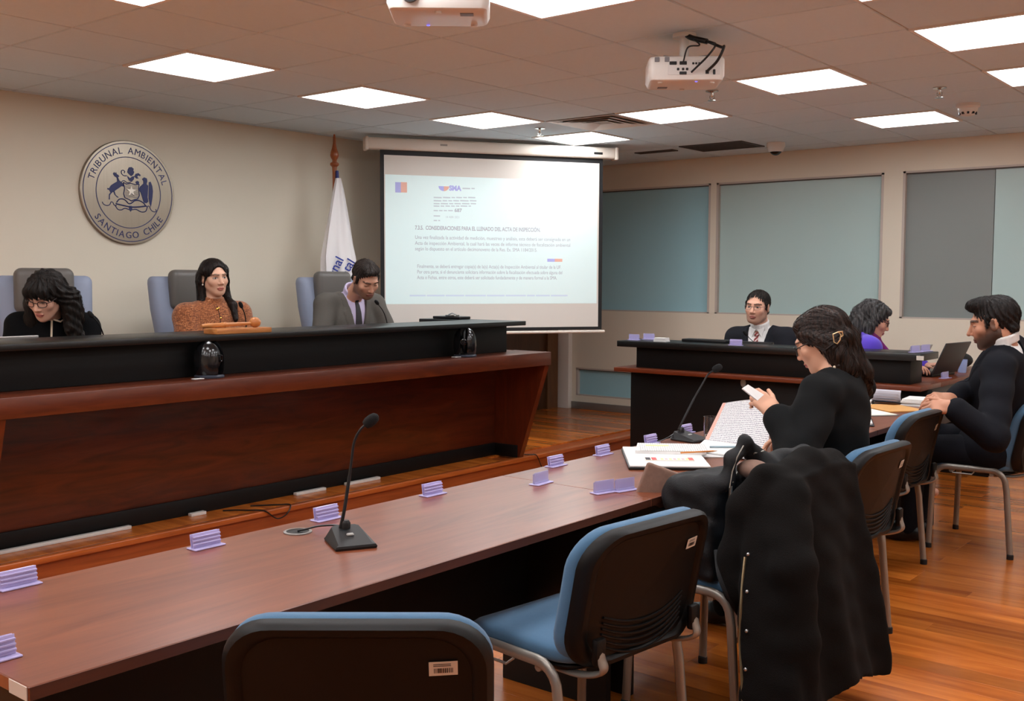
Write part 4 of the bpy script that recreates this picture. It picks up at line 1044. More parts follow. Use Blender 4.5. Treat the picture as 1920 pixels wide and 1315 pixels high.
# papers before the man in navy suit
def stack(cx,cy,w_,d_,ang,z0,n,lab,m=None,cat='papers'):
    o = thing('paper_stack',lab,cat,(cx,cy,z0),ang); rr = random.Random(int(cx*100+cy*10))
    for k in range(n):
        j = rr.uniform(-.006,.006); MB().bbox((-w_/2+j,-d_/2+j,k*.006),(w_/2+j,d_/2-j,k*.006+.0055),.001,1).build('sheet_bundle',m or M_paper,o)
    return o
stack(-2.42,6.42,.20,.30,.2,.7505,4,'thick white paper stack by the far end of the tables')
stack(-2.02,6.50,.26,.21,.1,.7505,7,'broad white papers against the clerk bench end')
cu = thing('curled_papers','curled sheaf of white pages fanned open before the clerk bench','papers',(-2.23,6.46,.7505))
for k in range(6):
    a0 = .15+.22*k; pts = []
    mb = MB()
    mb.grid(lambda s,t,a0=a0: Vector((-.08+.16*t+.0*s, .0-.15*math.cos(a0*(.3+.7*s))*s*.9, .005+.085*math.sin(a0*(.35+.65*s))*s)), 8, 2)
    n0 = len(mb.v); mb.v += [(x,y,z+.0025) for x,y,z in mb.v]; mb.f += [tuple(i+n0 for i in reversed(f)) for f in mb.f]; mb.mi = [0]*len(mb.f)
    mb.build('page',mat('grey white paper',(204,200,206),.7),cu)
o = sheet('envelope', flat_quad(-2.13,6.20,.25,.34,.9,.7508), mat('manila envelope',(206,150,84),.6), .006); tag(o,'orange manila envelope under papers before the navy-suited man','envelope')
fd = thing('clipboard','white clipboard sheet with dark clip before the navy-suited man','clipboard',(-2.18,5.90,.7505),.9)
MB().bbox((-.12,-.16,0),(.12,.16,.004),.002,1).build('board',mat('grey board',(120,116,116),.5),fd); MB().bbox((-.11,-.15,.004),(.11,.15,.007),.001,1).build('page',mat('cream paper',(234,230,214),.7),fd); MB().bbox((-.03,.13,.007),(.03,.165,.018),.003,1).build('clip',mat('dark clip',(70,70,80),.4),fd)
fd = thing('open_binder','open white binder on the table left of an empty chair','binder',(-2.14,5.48,.7505),.4)
MB().bbox((-.15,-.20,0),(.15,.20,.008),.003,1).build('cover',M_dark,fd); MB().bbox((-.14,-.19,.008),(.14,.19,.02),.002,1).build('page_block',M_paper,fd)
mo = MB(); mo.ball((-2.42,6.14,.766),(.035,.06,.022),16,10); tag(mo.build('white_mouse',M_plastic),'pale rounded mouse on the table beside curled papers','mouse')
o = thing('paper_clip_clamp','small silver clamp standing on papers at table end','clamp',(-2.38,6.52,.7755)); MB().tube([(0,-.02,0),(0,0,.03),(0,.02,0)],.003,6).build('wire',M_chrome,o); MB().bbox((-.012,-.02,-.0),(.012,.02,.008),.002,1).build('jaw',M_chrome,o)
# ------------------------------------------------------------------ smooth solid modelling on a grid (for people, clothes, coat, bag)
def V(*a): return np.array(a, float) if len(a) > 1 else np.array(a[0], float)
def nrm(v): v = np.asarray(v,float); return v/np.linalg.norm(v)
def axis_pts(lo, hi, fine, hf, hc):
    """grid coordinates from lo to hi, step hc, refined to hf inside the fine intervals"""
    out = [lo]; x = lo
    while x < hi:
        d = min([max(a-x, x-b, 0) for a,b in fine] or [9])
        h = hf if d <= 0 else min(hc, hf+d*.35); x += h; out.append(x)
    return np.array(out)
class SDF:
    def __init__(s, lo, hi, h=.008, fine=(), hf=None):
        hf = hf or h
        s.ax = [axis_pts(lo[k], hi[k], [(a[k],b[k]) for a,b in fine], hf, h) for k in range(3)]
        s.v = np.full([len(a) for a in s.ax], .5, np.float32)
    def sl(s, lo, hi):
        o = []
        for k in range(3):
            a = max(0, np.searchsorted(s.ax[k], lo[k])-1); b = min(len(s.ax[k]), np.searchsorted(s.ax[k], hi[k])+1); o.append(slice(a, max(a,b)))
        return tuple(o)
    def xyz(s, sl):
        return (s.ax[0][sl[0]][:,None,None], s.ax[1][sl[1]][None,:,None], s.ax[2][sl[2]][None,None,:])
    def op(s, prim, k=.02, mode='u'):
        fn, lo, hi = prim; m = max(k,.012)+.01
        sl = s.sl(np.asarray(lo)-m, np.asarray(hi)+m)
        if any(q.stop-q.start < 2 for q in sl): return s
        d = fn(*s.xyz(sl)).astype(np.float32); a = s.v[sl]
        if mode == 'u':
            h = np.maximum(k-np.abs(a-d),0)/max(k,1e-6); s.v[sl] = np.minimum(a,d)-h*h*k*.25
        elif mode == 's':
            d = -d; h = np.maximum(k-np.abs(a-d),0)/max(k,1e-6); s.v[sl] = np.maximum(a,d)+h*h*k*.25
        elif mode == 'i':
            s.v[sl] = np.maximum(a,d)
        elif mode == 'add': s.v[sl] = a+d
        return s
    def u(s, prim, k=.02): return s.op(prim,k,'u')
    def sub(s, prim, k=.01): return s.op(prim,k,'s')
    def warp(s, fn, lo=None, hi=None):
        lo = lo if lo is not None else [a[0] for a in s.ax]; hi = hi if hi is not None else [a[-1] for a in s.ax]
        sl = s.sl(lo,hi); s.v[sl] = s.v[sl]+fn(*s.xyz(sl)).astype(np.float32); return s
    def hit(s, p, d, maxd=.6):
        """first surface point going from p along d"""
        p = np.asarray(p,float); d = nrm(d); t = 0
        for _ in range(int(maxd/.002)):
            q = p+d*t; i = [int(np.clip(np.searchsorted(s.ax[k],q[k]),1,len(s.ax[k])-1)) for k in range(3)]
            w_ = [min(1,max(0,(q[k]-s.ax[k][i[k]-1])/(s.ax[k][i[k]]-s.ax[k][i[k]-1]))) for k in range(3)]; val = 0
            for a in (0,1):
                for b in (0,1):
                    for c in (0,1):
                        val += s.v[i[0]-1+a,i[1]-1+b,i[2]-1+c]*(w_[0] if a else 1-w_[0])*(w_[1] if b else 1-w_[1])*(w_[2] if c else 1-w_[2])
            if val < 0: return q
            t += .002
        return p+d*maxd*.5
    def sample(s, P):
        i = []; w_ = []
        for k in range(3):
            q = np.clip(np.searchsorted(s.ax[k],P[:,k]),1,len(s.ax[k])-1); i.append(q); a0 = s.ax[k][q-1]; w_.append(np.clip((P[:,k]-a0)/(s.ax[k][q]-a0),0,1))
        out = 0
        for a in (0,1):
            for b in (0,1):
                for c in (0,1): out = out+s.v[i[0]-1+a,i[1]-1+b,i[2]-1+c]*(w_[0] if a else 1-w_[0])*(w_[1] if b else 1-w_[1])*(w_[2] if c else 1-w_[2])
        return out
    def grad(s, P, e=.005):
        g = np.stack([s.sample(P+e*np.eye(3)[k])-s.sample(P-e*np.eye(3)[k]) for k in range(3)],1); return g/np.maximum(np.linalg.norm(g,axis=1,keepdims=True),1e-6)
    def mesh(s):
        v = s.v; v[0] = v[-1] = .5; v[:,0] = v[:,-1] = .5; v[:,:,0] = v[:,:,-1] = .5
        ins = v < 0; n = np.array(v.shape)-1
        cnt = np.zeros(n, np.uint8)
        for a in (0,1):
            for b in (0,1):
                for c in (0,1): cnt += ins[a:n[0]+a, b:n[1]+b, c:n[2]+c]
        act = (cnt > 0) & (cnt < 8); idx = np.argwhere(act); N_ = len(idx)
        i,j,k = idx.T
        cv = {(a,b,c): v[i+a,j+b,k+c] for a in (0,1) for b in (0,1) for c in (0,1)}
        acc = np.zeros((N_,3)); num = np.zeros(N_)
        cs = list(cv)
        for p in range(8):
            for q in range(p+1,8):
                A_,B_ = np.array(cs[p]), np.array(cs[q])
                if np.abs(A_-B_).sum() != 1: continue
                va,vb = cv[cs[p]], cv[cs[q]]; m = (va < 0) != (vb < 0)
                t = va[m]/(va[m]-vb[m]); acc[m] += A_+(B_-A_)*t[:,None]; num[m] += 1
        pos = idx+acc/num[:,None]
        P = np.stack([np.interp(pos[:,q], np.arange(len(s.ax[q])), s.ax[q]) for q in range(3)],1)
        ids = np.full(n,-1,np.int64); ids[act] = np.arange(N_)
        F_ = []
        for ax in range(3):
            o1,o2 = (ax+1)%3,(ax+2)%3
            a = np.take(ins, range(n[ax]), ax); b = np.take(ins, range(1,n[ax]+1), ax)
            e = np.argwhere(a != b); e = e[(e[:,o1] > 0) & (e[:,o2] > 0) & (e[:,o1] < n[o1]) & (e[:,o2] < n[o2])]
            sg = ins[tuple(e.T)]
            def cell(d1,d2):
                c = e.copy(); c[:,o1] -= d1; c[:,o2] -= d2; return ids[tuple(c.T)]
            q = np.stack([cell(1,1),cell(0,1),cell(0,0),cell(1,0)],1)
            q[~sg] = q[~sg][:,::-1]; F_.append(q)
        F_ = np.concatenate(F_)
        return P, F_
def smooth_mesh(P, F_, it=2, lam=.5):
    for _ in range(it):
        acc = np.zeros_like(P); num = np.zeros(len(P))
        for a,b in ((0,1),(1,2),(2,3),(3,0)):
            np.add.at(acc, F_[:,a], P[F_[:,b]]); np.add.at(acc, F_[:,b], P[F_[:,a]]); np.add.at(num, F_[:,a],1); np.add.at(num, F_[:,b],1)
        P = P+(acc/num[:,None]-P)*lam
    return P
def sdf_obj(f, name, m, parent=None, colfn=None, it=1, label=None, post=None):
    P, F_ = f.mesh()
    if it: P = smooth_mesh(P,F_,it)
    if post is not None: P = post(P)
    if parent is not None:
        M = Matrix.Translation(parent.location) @ parent.rotation_euler.to_matrix().to_4x4(); Mi = np.array(M.inverted())
        L = P @ Mi[:3,:3].T+Mi[:3,3]
    else: L = P
    me = bpy.data.meshes.new(name); nv, nf = len(L), len(F_)
    me.vertices.add(nv); me.vertices.foreach_set('co', L.astype(np.float32).ravel())
    me.loops.add(nf*4); me.loops.foreach_set('vertex_index', F_.astype(np.int32).ravel())
    me.polygons.add(nf); me.polygons.foreach_set('loop_start', (np.arange(nf)*4).astype(np.int32))
    try: me.polygons.foreach_set('loop_total', np.full(nf,4,np.int32))
    except Exception: pass
    me.update(calc_edges=True); me.validate()
    if colfn is not None:
        col = np.ones((nv,4),np.float32); col[:,:3] = colfn(P)
        at = me.color_attributes.new('Col','FLOAT_COLOR','POINT'); at.data.foreach_set('color', col.ravel())
    me.materials.append(m); me.shade_smooth()
    return put(name, me, parent, label)
# primitives: (function, lower corner, upper corner)
def ell(c, r, R=None):
    c = np.asarray(c,float); r = np.asarray(r,float); mr = r.max()
    def fn(x,y,z):
        px,py,pz = x-c[0],y-c[1],z-c[2]
        if R is not None: px,py,pz = (R[0,0]*px+R[1,0]*py+R[2,0]*pz, R[0,1]*px+R[1,1]*py+R[2,1]*pz, R[0,2]*px+R[1,2]*py+R[2,2]*pz)
        k0 = np.sqrt((px/r[0])**2+(py/r[1])**2+(pz/r[2])**2); k1 = np.sqrt((px/r[0]**2)**2+(py/r[1]**2)**2+(pz/r[2]**2)**2)
        return k0*(k0-1)/np.maximum(k1,1e-6)
    return fn, c-mr, c+mr
def rc(a, b, ra, rb):
    a = np.asarray(a,float); b = np.asarray(b,float); ba = b-a; L2 = max(ba@ba,1e-12); m = max(ra,rb)
    def fn(x,y,z):
        px,py,pz = x-a[0],y-a[1],z-a[2]; h = np.clip((px*ba[0]+py*ba[1]+pz*ba[2])/L2,0,1)
        return np.sqrt((px-ba[0]*h)**2+(py-ba[1]*h)**2+(pz-ba[2]*h)**2)-(ra+(rb-ra)*h)
    return fn, np.minimum(a,b)-m, np.maximum(a,b)+m
def rbx(c, half, r, R=None):
    c = np.asarray(c,float); half = np.asarray(half,float); m = np.linalg.norm(half)+r
    def fn(x,y,z):
        px,py,pz = x-c[0],y-c[1],z-c[2]
        if R is not None: px,py,pz = (R[0,0]*px+R[1,0]*py+R[2,0]*pz, R[0,1]*px+R[1,1]*py+R[2,1]*pz, R[0,2]*px+R[1,2]*py+R[2,2]*pz)
        qx,qy,qz = np.abs(px)-half[0]+r, np.abs(py)-half[1]+r, np.abs(pz)-half[2]+r
        return np.sqrt(np.maximum(qx,0)**2+np.maximum(qy,0)**2+np.maximum(qz,0)**2)+np.minimum(np.maximum(qx,np.maximum(qy,qz)),0)-r
    return fn, c-m, c+m
def chain(f, pts, rs, k=.02):
    for i in range(len(pts)-1): f.u(rc(pts[i],pts[i+1],rs[i],rs[i+1]),k)
    return f
def rotm(ax, a):
    ax = nrm(ax); K = np.array([[0,-ax[2],ax[1]],[ax[2],0,-ax[0]],[-ax[1],ax[0],0]]); return np.eye(3)+math.sin(a)*K+(1-math.cos(a))*K@K
# ------------------------------------------------------------------ people
def C3(c): return np.array(lin(c)[:3])
class Head:
    """local frame: x right, y forward, z up, metres for a 0.235 m head"""
    def __init__(s, pos, facing, pitch=0, roll=0, scale=1.0):
        f = nrm(V(facing[0],facing[1],0)); r = V(f[1],-f[0],0); u = V(0,0,1)
        R = np.stack([r,f,u],1)
        R = rotm(r,-math.radians(pitch)) @ R
        R = rotm(R[:,1], math.radians(roll)) @ R
        s.R = R; s.o = V(pos); s.k = scale
    def w(s, p): return s.o+s.R @ (V(p)*s.k)
    def loc(s, P): return ((P-s.o) @ s.R)/s.k
    def E(s, c, r, R=None): return ell(s.w(c), V(r)*s.k, s.R if R is None else s.R @ R)
    def K(s, a, b, ra, rb): return rc(s.w(a), s.w(b), ra*s.k, rb*s.k)
def add_head(f, h, male=True, jaw=None, nose=None):
    jaw = jaw or (1.0 if male else .82); nose = nose or (1.0 if male else .975)
    E,K = h.E,h.K
    f.u(E((0,-.018,.030),(.076,.096,.087)),.01)
    f.u(E((0,.026,-.030),(.060*(1.04 if male else .98),.068,.083)),.03)
    for sx in (-1,1):
        f.u(K((sx*(.052 if male else .047),-.005,-.045),(sx*.026*jaw,.055,-.090),.016 if male else .013,.016 if male else .013),.03)
        f.u(E((sx*.041,.058,-.022),(.022,.020,.020)),.02)
    f.u(E((0,.064,-.096),(.024*jaw,.020,.018)),.022)
    f.u(E((0,.080,.026),(.048,.013,.011)),.02)
    for sx in (-1,1): f.sub(E((sx*.032,.098,.004),(.020,.017,.012) if male else (.019,.0145,.0105)),.014)
    for sx in (-1,1): f.u(E((sx*.031,.0725,.003),(.0135,.0125,.0105)),.003)
    f.u(K((0,.086,.014),(0,.106*nose,-.030),.007,.0105),.012)
    for sx in (-1,1): f.u(E((sx*.012,.094,-.034),(.008,.010,.007)),.006)
    f.u(E((0,.0885,-.0605),(.023,.0085,.0052)),.005); f.u(E((0,.0870,-.0705),(.019,.0085,.0065)),.005)
    f.sub(E((0,.0975,-.0655),(.024,.006,.0012)),.002)
    for sx in (-1,1):
        f.u(E((sx*.078,-.006,-.004),(.008,.019,.031), rotm((0,0,1),sx*-.25) @ rotm((1,0,0),.15)),.006)
        f.sub(E((sx*.086,-.001,-.001),(.005,.009,.016)),.004)
def head_colors(h, skin, hair, lip, beard=0, eyes=1.0, brow=1.0, sclera=True):
    skin,hair,lip = C3(skin),C3(hair),C3(lip)
    def fn(P):
        L = h.loc(P); x,y,z = L.T; ax = np.abs(x); col = np.tile(skin,(len(P),1))
        def mix(m,c):
            m = np.clip(m,0,1)[:,None]; col[:] = col*(1-m)+c*m
        front = (y > .02)
        blush = np.exp(-(((ax-.042)/.02)**2+((z+.03)/.02)**2))*front*.22; mix(blush, skin*V(1.12,.78,.74))
        mix(np.exp(-((x/.012)**2+((z+.034)/.012)**2))*(y > .08)*.25, skin*V(1.08,.75,.7))
        mix(((x/.024)**2+((z+.066)/.0115)**2 < 1)*(y > .07)*.9*(1-.0*x), lip)
        mix((np.abs(z+.0655) < .0016)*(ax < .022)*(y > .07)*.7, lip*.35)
        mix(((x/.007)**2+0 < 1)*0, lip)
        if beard:
            # jaw, chin and moustache
            jawm = 1/(1+np.exp((z+.035-.45*(.07-y)*.35)/.006)); mb = jawm*(y > -.03)/(1+np.exp(-(z+.110)/.003))
            mb = mb*(1-np.exp(-((x/.020)**2+((z+.0655)/.009)**2)*1.0)*.8)
            mus = np.exp(-((x/.026)**2*1.2+((z+.051)/.0075)**2))*(y > .06)
            sideb = (ax > .060)*(y > -.01)*(y < .035)*(z > -.06)*(z < .02)
            cheek = np.exp(-(((ax-.03)/.022)**2+((z+.035)/.018)**2))*(y > .04)
            m = np.clip(np.maximum(mb*(1-cheek),np.maximum(mus,sideb*.8)),0,1); mix(m*beard, hair*1.0+skin*.03)
        if brow:
            bz = .0235+.006*np.clip((ax-.012)/.03,0,1)-.010*np.clip((ax-.036)/.02,0,1)
            m = (np.abs(z-bz) < .0042*brow)*(ax > .010)*(ax < .053)*(y > .04); mix(m*.85, hair)
        ex = ax-.031; ez = z-.003
        if eyes > .3:
            e = ((ex/.0135)**2+(ez/(.0066*eyes))**2 < 1)*(y > .05); mix(e*.95, V(.62,.58,.54))
            ir = ((ex/.006)**2+(ez/.0066)**2 < 1)*e; mix(ir*.97, V(.02,.012,.008))
        lid = (np.abs(ez-.0066*eyes+.004*(ex/.0135)**2) < .0019)*(np.abs(ex) < .0155)*(y > .05); mix(lid*.9, hair*.6)
        mix(np.exp(-((ex/.014)**2+((ez+.009)/.004)**2))*(y > .05)*.18, skin*.6)
        return col
    return fn
def hand_prims(f, w_, d, n, side=1, curl=(.35,.45,.55,.6), thumb=.5, s=1.0, spread=1.0):
    """w_ wrist point, d direction of the fingers, n back-of-hand normal, side: +1 thumb towards d x n"""
    d = nrm(d); n = nrm(np.asarray(n)-d*(np.asarray(n)@d)); l = np.cross(d,n)*side      # l points to the thumb side
    R = np.stack([l,d,n],1)
    f.u(rbx(w_+d*.048*s,V(.038,.046,.0135)*s,.012*s,R),.014)
    f.u(rc(w_-d*.02*s,w_+d*.02*s,.026*s,.027*s),.02)
    ln = ((.040,.026,.021),(.045,.029,.023),(.042,.027,.022),(.033,.021,.018))
    for q in range(4):
        b = w_+d*(.088-.006*abs(q-1.2))*s+l*(.029-.0195*q)*s; dd = nrm(d+l*(.10-.07*q)*spread); r0 = (.0092,.0095,.0090,.0080)[q]*s
        for g in range(3):
            a = curl[q]*(1,1.25,.8)[g]; dd = rotm(np.cross(n,d)*-1, a) @ dd if False else nrm(dd*math.cos(a)-n_c(dd,n)*math.sin(a))
            e = b+dd*ln[q][g]*s; f.u(rc(b,e,r0,r0*.9),.006 if g == 0 else .003); b = e; r0 *= .9
    tb = w_+d*.030*s+l*.030*s-n*.004*s; td = nrm(d*.62+l*(.85-.5*thumb)-n*.35*thumb)
    e = tb+td*.040*s; f.u(rc(tb,e,.0125*s,.0105*s),.014); td = nrm(td+d*.35-l*.15*thumb); f.u(rc(e,e+td*.032*s,.0105*s,.0085*s),.004)
def n_c(dd, n):
    v = n-dd*(n@dd); return v/np.linalg.norm(v)
class Fig:
    """a seated figure: joints in room coordinates"""
    def __init__(s, name, label, pelvis, neck, facing, head, sw=.175, girth=1.0, fem=False):
        s.pv, s.nb = V(pelvis), V(neck); s.up = nrm(s.nb-s.pv); f = nrm(V(facing[0],facing[1],0))
        f = nrm(f-s.up*(f@s.up)); s.f = f; s.r = np.cross(f,s.up); s.L = np.linalg.norm(s.nb-s.pv)
        s.h = head; s.sw = sw; s.g = girth; s.fem = fem
        s.R = np.stack([s.r,s.f,s.up],1)
        s.root = thing('person', label, 'person', (float(s.pv[0]),float(s.pv[1]),float(s.pv[2])-.09), math.atan2(-f[0],f[1]))
        s.sh = {q: s.nb-s.up*.065+s.r*(sw*q) for q in (-1,1)}
        s.el = {}; s.wr = {}; s.hand = {}
        for q in (-1,1):
            s.el[q] = s.sh[q]-V(0,0,.26)+s.f*.10+s.r*(.04*q); s.wr[q] = s.el[q]+s.f*.20-s.r*(.12*q)-V(0,0,.03)
        s.kn = {q: s.pv+s.f*.40+s.r*(.10*q)-V(0,0,.02) for q in (-1,1)}
        s.an = {q: V(*(s.kn[q]+s.f*.03)[:2], max(0,float(s.pv[2])-.55)+.07) for q in (-1,1)}
    def T(s, r, f, u): return s.nb+s.r*r+s.f*f+s.up*u
    def bounds(s, pad=.16):
        P = [s.pv,s.nb,s.h.o,s.h.o+V(0,0,.16*s.h.k)]+[p for d in (s.sh,s.el,s.wr,s.kn,s.an) for p in d.values()]
        P += [v[0]+nrm(v[1])*.2 for v in s.hand.values()]
        P = np.array(P); return P.min(0)-pad, P.max(0)+pad
    def torso(s, f, i=0, arms=True, kk=.05, sleeve=0, low=True, armto=1.0):
        g,L,R = s.g,s.L,s.R; zl = L/.52; c = lambda t,fw=0: s.pv+s.up*(t*L)+s.f*fw
        if low: f.u(ell(c(.06,.0),V(.168*g+i,.125*g+i,.125*zl+i),R),kk)
        f.u(ell(c(.36,.005),V(.145*g+i,.110*g+i,.17*zl+i),R),kk)
        f.u(ell(c(.66,.012),V(.168*g+i,.118*g+i,.165*zl+i),R),kk)
        f.u(ell(c(.85,.0),V(.150+i,.090+i,.085+i),R),kk)
        for q in (-1,1):
            f.u(rc(s.T(.03*q,-.01,-.02),s.sh[q],.050+i,.056+i),.05)
            if s.fem: f.u(ell(c(.64,.085)+s.r*(.072*q),V(.072,.058,.07)+i,R),.04)
            if arms:
                f.u(rc(s.sh[q],s.el[q],.055*g**.5+i+sleeve,.043+i+sleeve),.03)
                w_ = s.el[q]+(s.wr[q]-s.el[q])*armto; f.u(rc(s.el[q],w_,.043+i+sleeve,.030+i+sleeve),.025)
    def legs(s, f, i=0):
        for q in (-1,1):
            hp = s.pv+s.r*(.09*q)+s.f*.02; f.u(rc(hp,s.kn[q],.088*s.g+i,.060+i),.04); f.u(rc(s.kn[q],s.an[q],.055+i,.042+i),.03)
    def body(s, cols, male=True, fine_hands=False, hf=.0034, head_kw={}, skinm=None):
        lo,hi = s.bounds(); fine = [(s.h.o-.155*s.h.k, s.h.o+.155*s.h.k)]
        if fine_hands:
            for q in s.hand: p = s.hand[q][0]+nrm(s.hand[q][1])*.08*1; fine.append((p-.11,p+.11))
        f = SDF(lo,hi,.010,fine,hf); s.torso(f,-.006); s.legs(f,-.006)
        for q in (-1,1):
            a = V(s.an[q]); f.u(rc(a-V(0,0,.03)-s.f*.03, a-V(0,0,.045)+s.f*.14,.036,.030),.03)
        f.u(rc(s.h.w((0,-.025,-.05)), s.nb-s.up*.02, (.059 if male else .050)*s.h.k, .062),.03)
        add_head(f,s.h,male,**head_kw)
        for q in (-1,1):
            if q in s.hand: hand_prims(f,*s.hand[q][:3],**s.hand[q][3])
            else: hand_prims(f, s.wr[q], s.wr[q]-s.el[q]+s.f*.05, V(0,0,1), side=-q)
        s.fbody = f
        o = sdf_obj(f,'body',skinm or mat('skin',vcol=True,rough=.55,sss=.06),s.root,cols,1); return o
    def field(s, h=.007, pad=.2):
        lo,hi = s.bounds(pad); return SDF(lo,hi,h)
    def coords(s):
        def fr(x,y,z):
            px,py,pz = x-s.nb[0],y-s.nb[1],z-s.nb[2]
            return (px*s.r[0]+py*s.r[1]+pz*s.r[2], px*s.f[0]+py*s.f[1]+pz*s.f[2], px*s.up[0]+py*s.up[1]+pz*s.up[2])
        return fr
    def neck_hole(s, f, r=.062, fwd=.012):
        f.sub(rc(s.T(0,-.02,-.02),s.T(0,fwd,.20),r,r*1.05),.008)
    def vee(s, f, w0=.075, L=.34, lapel=True, w1=.004):
        fr = s.coords()
        def wd(r,u): return (np.abs(r)-np.maximum(w1,w0*(1-(-u+.01)/L)))*.92
        fn = lambda x,y,z: (lambda r,ff,u: np.maximum(np.maximum(wd(r,u),.0-ff),np.maximum(u-.12,-(u+L))))(*fr(x,y,z))
        if lapel:
            def lp(x,y,z):
                r,ff,u = fr(x,y,z); q = wd(r,u); wl = .050*np.clip((u+L)/(L*.55),0,1)**.7*np.where(u > -.09,.72,1)
                m = (q < wl) & (ff > .02) & (u < .03) & (u > -L+.01); return np.where(m,-.0055,0)
            f.warp(lp)
        f.sub((fn,s.nb-.45,s.nb+.25),.003)
    def wrinkle(s, f, amp=.004):
        cs = []
        for q in (-1,1): cs += [(s.el[q],.10,75),(s.sh[q]-s.up*.06,.10,60)]
        def fn(x,y,z):
            out = .0012*np.sin(x*31+y*23+z*17)*np.sin(z*29-y*13)
            for c,rad,fq in cs:
                d2 = ((x-c[0])**2+(y-c[1])**2+(z-c[2])**2)/rad**2
                out = out+amp*np.exp(-d2*1.5)*np.sin(fq*(x*.5+y*.45+z*.85)+2*np.sin(z*9+x*7))
            # diagonal pull folds across the front and back
            return out+amp*.35*np.sin(38*(z-.5*x*.6+.4*y)+3*np.sin(6*x+5*y))
        f.warp(fn)
def surf_tube(f, pts, d, r, name, m, root, n=6, off=.0, dense=6):
    q = []
    P_ = [V(p) for p in catmull([Vector(p) for p in pts],dense)]
    for p in P_: q.append(Vector(f.hit(p,d)-nrm(d)*off))
    mb = MB(); mb.tube(q,r,n); return wput(mb,name,m,root)
def surf_strip(f, rows, d, name, m, root, thick=.003, off=.001):
    """rows of (left,right) points projected on the field, made a thin ribbon"""
    mb = MB(); A = []
    d = nrm(d)
    for a,b in rows:
        pa,pc,pb = [f.hit(V(p),d) for p in (a,(V(a)+V(b))/2,b)]; A.append((pa,pc,pb))
    vs = []
    for pa,pc,pb in A:
        for p in (pa,pc,pb): vs.append(p-d*(off+thick))
    for pa,pc,pb in A:
        for p in (pa,pc,pb): vs.append(p-d*off+d*.004)
    n = len(A); fs = []; o = n*3
    for i in range(n-1):
        for k in range(2):
            a = i*3+k; fs.append((a,a+1,a+4,a+3)); fs.append((o+a+3,o+a+4,o+a+1,o+a))
        fs.append((i*3,i*3+3,o+i*3+3,o+i*3)); fs.append((i*3+5,i*3+2,o+i*3+2,o+i*3+5))
    fs.append((0,o,o+1,1)); fs.append((1,o+1,o+2,2)); e = (n-1)*3; fs.append((e+1,o+e+1,o+e,e)); fs.append((e+2,o+e+2,o+e+1,e+1))
    mb.add([Vector(v) for v in vs],fs); return wput(mb,name,m,root)
def glasses(h, root, col, r=.0018, w_=.021, hh=.016, shape=1, lens=None, name='glasses', drop=0, fwd=0):
    m = MB(); wv = lambda p: Vector(h.w(p))
    cz = .001-drop; cy = .098+fwd
    for sx in (-1,1):
        pts = []
        for k in range(21):
            a = 2*PI*k/20; px = sx*.033+w_*np.sign(math.cos(a))*abs(math.cos(a))**.75; pz = cz+hh*np.sign(math.sin(a))*abs(math.sin(a))**.75
            pts.append(wv((px,cy-.012*((abs(px)-.01)/.045)**2,pz)))
        m.tube(pts,r,6,False)
        m.tube([wv((sx*(.033+w_),cy-.012,cz+.006)),wv((sx*.070,.07,cz+.008)),wv((sx*.0805,.0,.010)),wv((sx*.081,-.012,.002))],r*.9,6)
    m.tube([wv((-.012,cy,cz+.005)),wv((0,cy+.002,cz+.008)),wv((.012,cy,cz+.005))],r,6)
    o = wput(m,name,mat('frame %s'%(col,),col,.3),root)
    l = MB()
    for sx in (-1,1):
        vs = [wv((sx*.033+w_*.95*math.cos(2*PI*k/16),cy-.005,cz+hh*.95*math.sin(2*PI*k/16))) for k in range(16)]; l.add(vs,[tuple(range(16))])
        l.add([v-(wv((0,.001,0))-wv((0,0,0))) for v in vs],[tuple(range(15,-1,-1))])
    wput(l,'lenses',mat('spectacle lens',(235,240,245),.05,alpha=.12),o) if False else None
    return o
M_hairmat = {}
def hair_mat(name, c1, c2, rough=.42, st=(160,160,9)):
    m = mat(name,c1,rough,col2=c2,vscale=1,vstretch=st,bump=.9,bscale=1,bstretch=(st[0]*1.3,st[1]*1.3,st[2]),spec=.22); return m
